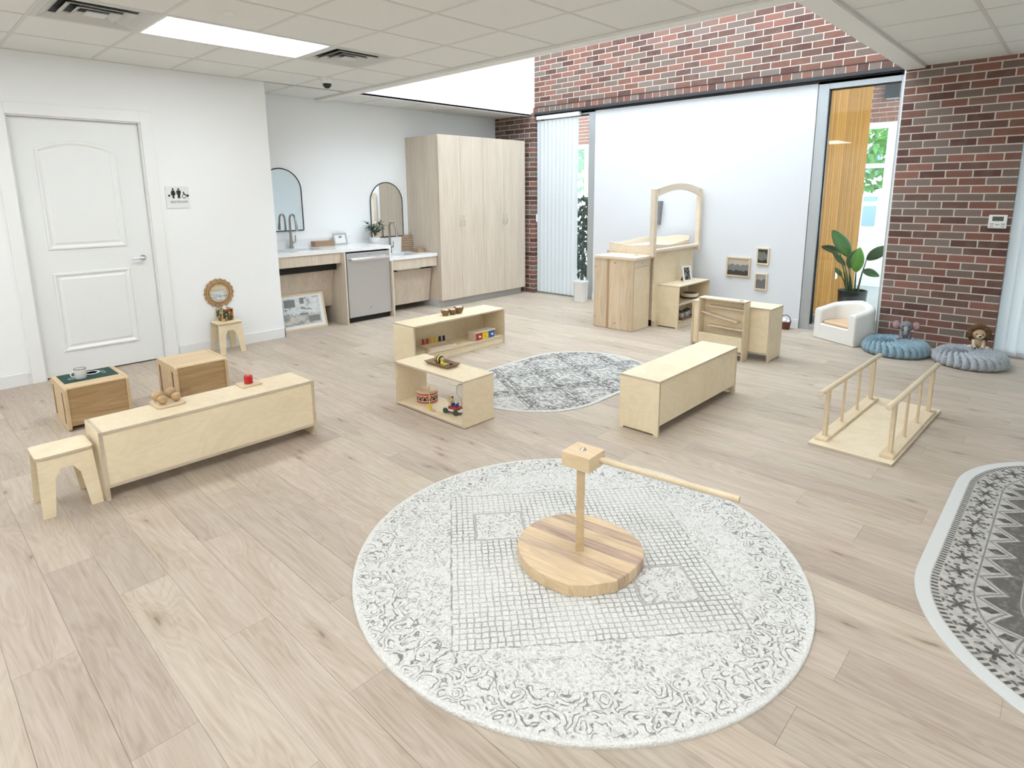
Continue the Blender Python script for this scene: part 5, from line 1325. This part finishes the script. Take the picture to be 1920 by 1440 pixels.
# tray with toys on the box shelf
t = thing('wooden_tray', 'dark wooden tray with upturned rim on top of the short shelf', 'tray', (-3.228, 2.700, .33))
vs = []
for (a, b, z) in ((.105, .048, 0), (.128, .066, .024), (.120, .060, .024), (.100, .044, .006)): vs += [(-a, -b, z), (a, -b, z), (a, b, z), (-a, b, z)]
fs = [(3, 2, 1, 0), (12, 13, 14, 15)]
for L_ in range(3): fs += [(L_ * 4 + i, L_ * 4 + (i + 1) % 4, L_ * 4 + 4 + (i + 1) % 4, L_ * 4 + 4 + i) for i in range(4)]
MB().add(vs, fs).build('tray', wood('tray_wood', (.34, .20, .10), (.20, .11, .05), 0, 1., .4, 1., .02), t)
g = G('bee_stripes', .5); x, y, z = g.sep(g.co())
g.color(g.mix(g.step(g.m('SINE', g.m('MULTIPLY', x, 290.)), -.1, .1), (.62, .50, .16), (.02, .015, .012))); M['bee'] = g.mat
o = MB().sphere((0, 0, 0), .034, 22, 16, (1.15, 1, 1)).build('striped_egg', M['bee'], loc=(-3.258, 2.698, .336 + .034), smooth=True); tag(o, 'yellow and black striped ball standing on the dark tray', 'toy')
o = MB().sphere((0, 0, 0), .013, 12, 10).build('yellow_bead', M['yellow'], loc=(-3.212, 2.684, .336 + .013), smooth=True); tag(o, 'small yellow bead beside the striped ball', 'toy')
t = thing('green_disc', 'green and cream disc lying flat on the dark tray', 'toy', (-3.185, 2.69, .336)); MB().lathe([(0, 0), (.024, 0), (.026, .004), (.024, .01), (0, .01)], 24).build('green_base', M['green'], t, True); MB().lathe([(0, .010), (.016, .010), (.015, .013), (0, .013)], 20).build('cream_top', M['yellow'], t, True)
o = MB().sphere((0, 0, 0), .014, 12, 8, (1.2, 1, .8)).build('dark_bead', M['dark'], loc=(-3.145, 2.712, .336 + .0112), smooth=True); tag(o, 'small dark bead at the right end of the dark tray', 'toy')
# drum
g = G('drum_pattern', .6); x, y, z = g.sep(g.co()); an = g.m('ARCTAN2', y, x)
saw = g.m('ABSOLUTE', g.m('SUBTRACT', g.m('FRACT', g.m('MULTIPLY', an, 2.2)), .5)); zz = g.m('DIVIDE', g.m('SUBTRACT', z, .028), .034)
inb = g.m('MULTIPLY', g.step(z, .026, .028), g.m('SUBTRACT', 1., g.step(z, .060, .062)))
tri = g.step(g.m('SUBTRACT', g.m('MULTIPLY', saw, 2.0), zz), .04, .10); tri2 = g.step(g.m('SUBTRACT', zz, g.m('MULTIPLY', saw, 2.0)), .18, .24)
c = g.mix(g.m('MULTIPLY', inb, tri2), g.mix(g.m('MULTIPLY', inb, tri), (.66, .53, .38), (.02, .015, .015)), (.50, .03, .02))
red = g.m('MAXIMUM', g.m('MULTIPLY', g.step(z, .068, .070), g.m('SUBTRACT', 1., g.step(z, .078, .080))), g.m('MULTIPLY', g.step(z, .008, .01), g.m('SUBTRACT', 1., g.step(z, .018, .020))))
g.color(g.mix(red, c, (.45, .03, .025))); M['drum'] = g.mat
t = thing('toy_drum', 'small wooden drum with red and black triangles inside the short shelf', 'drum', (-3.395, 2.685, .02))
MB().lathe([(0, 0), (.076, 0), (.078, .004), (.078, .088), (.076, .09), (0, .09)], 36).build('shell', M['drum'], t, True)
MB().lathe([(0, .09), (.074, .09), (.076, .094), (.072, .098), (0, .098)], 36).build('head', M['beech'], t, True)
t = thing('drum_mallet', 'thin wooden stick with yellow cone foot standing beside the drum', 'toy', (-3.262, 2.60, .02))
MB().lathe([(0, 0), (.016, 0), (.016, .003), (.005, .036), (0, .036)], 18).build('yellow_cone', M['yellow'], t, True)
MB().tube([(0, 0, .03), (-.002, .0, .17)], .0042, 10).build('stick', M['beech'], t, True)
t = thing('pull_ring', 'pale ring and cord lying at the front of the short shelf', 'toy', (-3.205, 2.583, .02))
MB().tube([(.023 * math.cos(2 * math.pi * i / 24), .014 * math.sin(2 * math.pi * i / 24), .004) for i in range(24)], .0035, 8, closed=True).build('ring', M['beech'], t, True)
MB().tube([(.022, .004, .003), (.04, .012, .003), (.055, .006, .003), (.072, .02, .003)], .0018, 6).build('cord', M['cream'], t, True)
# pull-along bear
t = thing('pull_toy', 'wooden bear on a wheeled boat inside the short shelf', 'toy', (-3.065, 2.655, .02), R(10))
MB().prism([(-.05, -.028), (.05, -.028), (.085, 0), (.05, .028), (-.05, .028), (-.062, 0)], .018, .034, 2).build('deck', M['enamel'], t, bevel=.003)
bx(-.045, .065, -.024, .024, .010, .018).build('hull', M['walnut'], t)
MB().prism([(-.03, -.024), (.05, -.024), (.06, 0), (.05, .024), (-.03, .024)], .034, .052, 2).build('red_seat', M['dred'], t, bevel=.003)
MB().box(.03, .036, -.018, .018, .05, .078).box(-.006, .0, -.018, .018, .05, .075).build('blue_panel', M['blue'], t)
for (x, y) in ((-.045, -.036), (-.045, .036), (.045, -.036), (.045, .036)): MB().lathe([(0, -.006), (.019, -.006), (.021, 0), (.019, .006), (0, .006)], 20, (x, y, .021), 1).build('wheel', M['dkgreen'], t, True)
MB().lathe([(0, .034), (.017, .034), (.019, .05), (.013, .072), (0, .075)], 16, (-.025, 0, 0)).build('bear_body', M['beech'], t, True)
bh = MB().sphere((-.025, 0, .092), .023, 18, 12).build('bear_head', M['beech'], t, True)
for s in (-1, 1): MB().sphere((-.025 + s * .014, .004, .113), .008, 10, 8).build('ear', M['dark'] if s > 0 else M['beech'], bh, True)
# round mirror in the short shelf
t = thing('round_mirror', 'small round white mirror standing at the right inside the short shelf', 'mirror', (-3.122, 2.785, .02), R(4))
MB().lathe([(0, 0), (.052, 0), (.055, .004), (.052, .008), (0, .008)], 32, (0, 0, .111), 1).build('disc', M['enamel'], t, True)
MB().tube([(.055 * math.cos(2 * math.pi * i / 32), .004, .111 + .055 * math.sin(2 * math.pi * i / 32)) for i in range(32)], .0035, 6, closed=True).build('rim', M['felt_grey'], t, True)
bx(-.008, .008, .0, .008, 0.006, .058).build('stand', M['beech'], t); bx(-.035, .035, -.01, .02, 0, .006).build('foot', M['beech'], t)

# ------------------------------------------------------------------ beyond the windows
gr = struct(bx(-16, 8, 7.3, 40, -.1, -.004).build('ground', M['paving']), 'pale paving outside the windows', 'ground')
tag(bx(-2.32, -1.45, 7.3, 8.1, -.004, .008).build('entry_mat', M['carpet']), 'dark entry mat outside beside the cedar wall', 'mat')
cw = struct(bx(-2.46, -2.352, 7.33, 9.72, 0, 3.6).build('wall_cedar', M['cedar_back']), 'golden cedar board wall outside the right window', 'wall')
me = bx(0, .022, -.0465, .0465, 0, 3.55).mesh('cedar_board', M['cedar'])
yv = 7.38
while yv < 9.7: inst('cedar_board', me, cw, (-2.352, yv, .04)); yv += .1
t = thing('outlet_plate', 'white outlet plate on the cedar board wall outside', 'outlet', (-2.33, 8.79, .44)); bx(0, .008, -.04, .04, -.065, .065).build('plate', M['white'], t, bevel=.002); MB().box(.008, .0095, -.018, .018, .012, .042).box(.008, .0095, -.018, .018, -.042, -.012).build('socket', M['silver_frame'], t)
struct(bx(-13, -.4, 7.31, 11.3, 4.62, 4.75).build('light_blocking_canopy', M['white_metal']), 'unseen white canopy added over the courtyard to block sky light', 'ceiling')  # unseen roof added to keep sky light off the cedar wall
# far facade with brick band and white windows
YW = 11.0
fw_ = struct(MB().box(-13, 2.5, YW + .01, YW + .2, 2.56, 6.0).build('wall_courtyard', M['mortar']), 'brick facade across the courtyard', 'wall')
far = MB(); z = 2.64; k = 0
while z < 4.6:
    x = -13 - (BL / 2 if k % 2 else 0)
    while x < 2.4: far.box(x, x + BL - JT, YW, YW + .05, z, z + BH - JT); x += BL
    z += BH; k += 1
x = -13
while x < 2.4: far.box(x, x + .0945, YW, YW + .05, 2.565, 2.63); x += .105
o = far.build('courtyard_bricks', M['brick'], fw_); o['kind'] = 'stuff'
wn = MB()
xm = -2.33 - 1.15 * 9
ws = struct(MB().box(-13, 2.5, YW + .02, YW + .10, 2.47, 2.56).box(-13, 2.5, YW + .02, YW + .10, 0, .12).build('window_5', M['white_metal']), 'white courtyard window wall with square panes', 'window')
mv = bx(-.05, .05, YW + .02, YW + .10, .12, 2.47).mesh('mullion', M['white_metal']); mh = bx(.05, 1.10, YW + .03, YW + .09, -.035, .035).mesh('transom', M['white_metal']); mg = bx(.05, 1.10, YW + .055, YW + .061, .12, 2.47).mesh('glass_pane', M['glass'])
for i in range(13):
    inst('mullion', mv, ws, (xm + 1.15 * i, 0, 0)); inst('glass_pane', mg, ws, (xm + 1.15 * i, 0, 0))
    for zz in (1.906, 1.319, .752): inst('transom', mh, ws, (xm + 1.15 * i, 0, zz))
t = thing('wall_lamp', 'dark grey box lamp on the courtyard brick facade', 'wall lamp', (-2.345, YW, 2.88)); bx(-.10, .10, -.16, 0, 0.006, .28).build('housing', M['pot_dark'], t, bevel=.004); bx(-.08, .08, -.14, -.02, 0, .006).build('lens', M['enamel'], t)
# trees and a building behind
def tree(label, loc, seed, hgt=4.2, rad=1.5, n=900):
    random.seed(seed); t = thing('tree', label, 'tree', loc, 0, 'trees beyond the courtyard')
    MB().tube([(0, 0, 0), (.03, .02, hgt * .4), (0, .05, hgt * .75)], [.11, .09, .05], 10).build('trunk', M['bark'], t, True)
    vs, fs = [], []
    for i in range(n):
        while True:
            p = Vector((random.uniform(-1, 1), random.uniform(-1, 1), random.uniform(-1, 1)))
            if p.length < 1: break
        p = p.normalized() * (p.length ** .6); c = Vector((p.x * rad, p.y * rad, hgt * .68 + p.z * rad * 1.25))
        u = Vector((random.gauss(0, 1), random.gauss(0, 1), random.gauss(0, 1))).normalized() * .12; v_ = u.orthogonal().normalized() * .055
        b = len(vs); vs += [(c - u)[:], (c + v_)[:], (c + u)[:], (c - v_)[:]]; fs.append((b, b + 1, b + 2, b + 3))
    o = MB().add(vs, fs).build('crown', M['tree'], t); o['kind'] = 'stuff'
tree('leafy green tree seen through the courtyard window', (-3.55, 14.2, 0), 1, 4.4, 1.25, 1500)
tree('leafy green tree seen past the left blinds', (-9.3, 13.8, 0), 2, 4.0, 1.3, 1200)
bM = thing('building', 'pale pinkish building with narrow windows behind the tree', 'building', (-5.5, 24, 0))
bx(-7, 7, 0, 3, 0, 9).build('wall', M['stucco'], bM)
for z in (1.5, 3.2, 5.2, 7.2): bx(-7.02, 7.02, -.04, .0, z, z + .12).build('band', M['white_metal'], bM)
for i in range(9):
    for z in (.3, 2.0, 3.7, 5.7):
        wv_ = bx(-6.2 + i * 1.5, -5.8 + i * 1.5, -.03, 0, z, z + 1.0).build('window', M['far_glass'], bM)
# outdoor plant behind the right window
t = thing('potted_plant', 'large-leaved green plant in black pot behind the window', 'plant', (-1.83, 7.62, .008))
MB().lathe([(0, 0), (.10, 0), (.118, .06), (.14, .24), (.148, .40), (.152, .41), (.138, .41), (.134, .37), (0, .37)], 32).build('pot', M['pot_dark'], t, True)
MB().lathe([(0, .37), (.134, .372), (0, .376)], 24).build('soil', M['soil'], t)
def big_leaf(base, tip0, tip1, w_, mat, fold=.25, side=None):
    """stem from base to tip0, blade from tip0 to tip1"""
    b, a, c = Vector(base), Vector(tip0), Vector(tip1)
    st = MB().tube([b, b.lerp(a, .5) + Vector((0, 0, .03)), a], [.011, .009, .006], 8).build('leaf_stem', M['stem'], t, True)
    d = c - a; n_ = 12; vs = []; fs = []
    up = Vector((side or (.2, -1, .3))); up = (up - d.normalized() * up.dot(d.normalized())).normalized(); sd = d.normalized().cross(up)
    for i in range(n_):
        u = i / (n_ - 1); ww = w_ * (math.sin(math.pi * (u * .96 + .02)) ** .7) * (1 - .25 * u)
        p = a + d * u + Vector((0, 0, -.06 * d.length * u * u)) + up * (.10 * math.sin(math.pi * u) * d.length)
        for k in (-1, -.5, 0, .5, 1): vs.append((p + sd * ww * k + up * (abs(k) * fold * ww))[:])
    for i in range(n_ - 1):
        for k in range(4): q = i * 5 + k; fs.append((q, q + 1, q + 6, q + 5))
    o = MB().add(vs, fs).build('leaf', M[mat], t, True); o.modifiers.new('s', 'SOLIDIFY').thickness = .0015
B0 = (0, 0, .37)
big_leaf((-.03, 0, .37), (-.06, .0, .78), (-.27, .02, 1.10), .085, 'leaf', .15)
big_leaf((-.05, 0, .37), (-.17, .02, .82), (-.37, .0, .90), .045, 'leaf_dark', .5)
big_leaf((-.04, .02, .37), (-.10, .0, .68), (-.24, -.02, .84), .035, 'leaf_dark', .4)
big_leaf((.02, 0, .37), (.02, -.02, .62), (.04, -.04, .92), .075, 'leaf_bright', .2)
big_leaf((.0, 0, .37), (-.06, -.01, .66), (.03, -.01, .90), .07, 'leaf', .3)
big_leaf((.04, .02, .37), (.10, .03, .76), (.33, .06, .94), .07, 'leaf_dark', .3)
big_leaf((.05, .0, .37), (.08, .0, .64), (.25, .0, .60), .05, 'leaf', .3)
big_leaf((-.05, -.02, .37), (-.12, -.02, .56), (-.20, -.02, .66), .03, 'leaf', .3)
# shrub outside the left window
t = thing('shrub', 'dark leafy shrub outside between blinds and window frame', 'shrub', (-6.0, 8.1, -.004))
MB().tube([(0, 0, 0), (.02, 0, .6), (0, .02, 1.2)], [.03, .025, .015], 8).build('stem', M['bark'], t, True)
random.seed(21); vs, fs = [], []
for i in range(420):
    c = Vector((random.gauss(0, .16), random.gauss(0, .16), random.uniform(.15, 1.45))); u = Vector((random.gauss(0, 1), random.gauss(0, 1), random.gauss(0, 1))).normalized() * .075; v_ = u.orthogonal().normalized() * .03
    b = len(vs); vs += [(c - u)[:], (c + v_)[:], (c + u)[:], (c - v_)[:]]; fs.append((b, b + 1, b + 2, b + 3))
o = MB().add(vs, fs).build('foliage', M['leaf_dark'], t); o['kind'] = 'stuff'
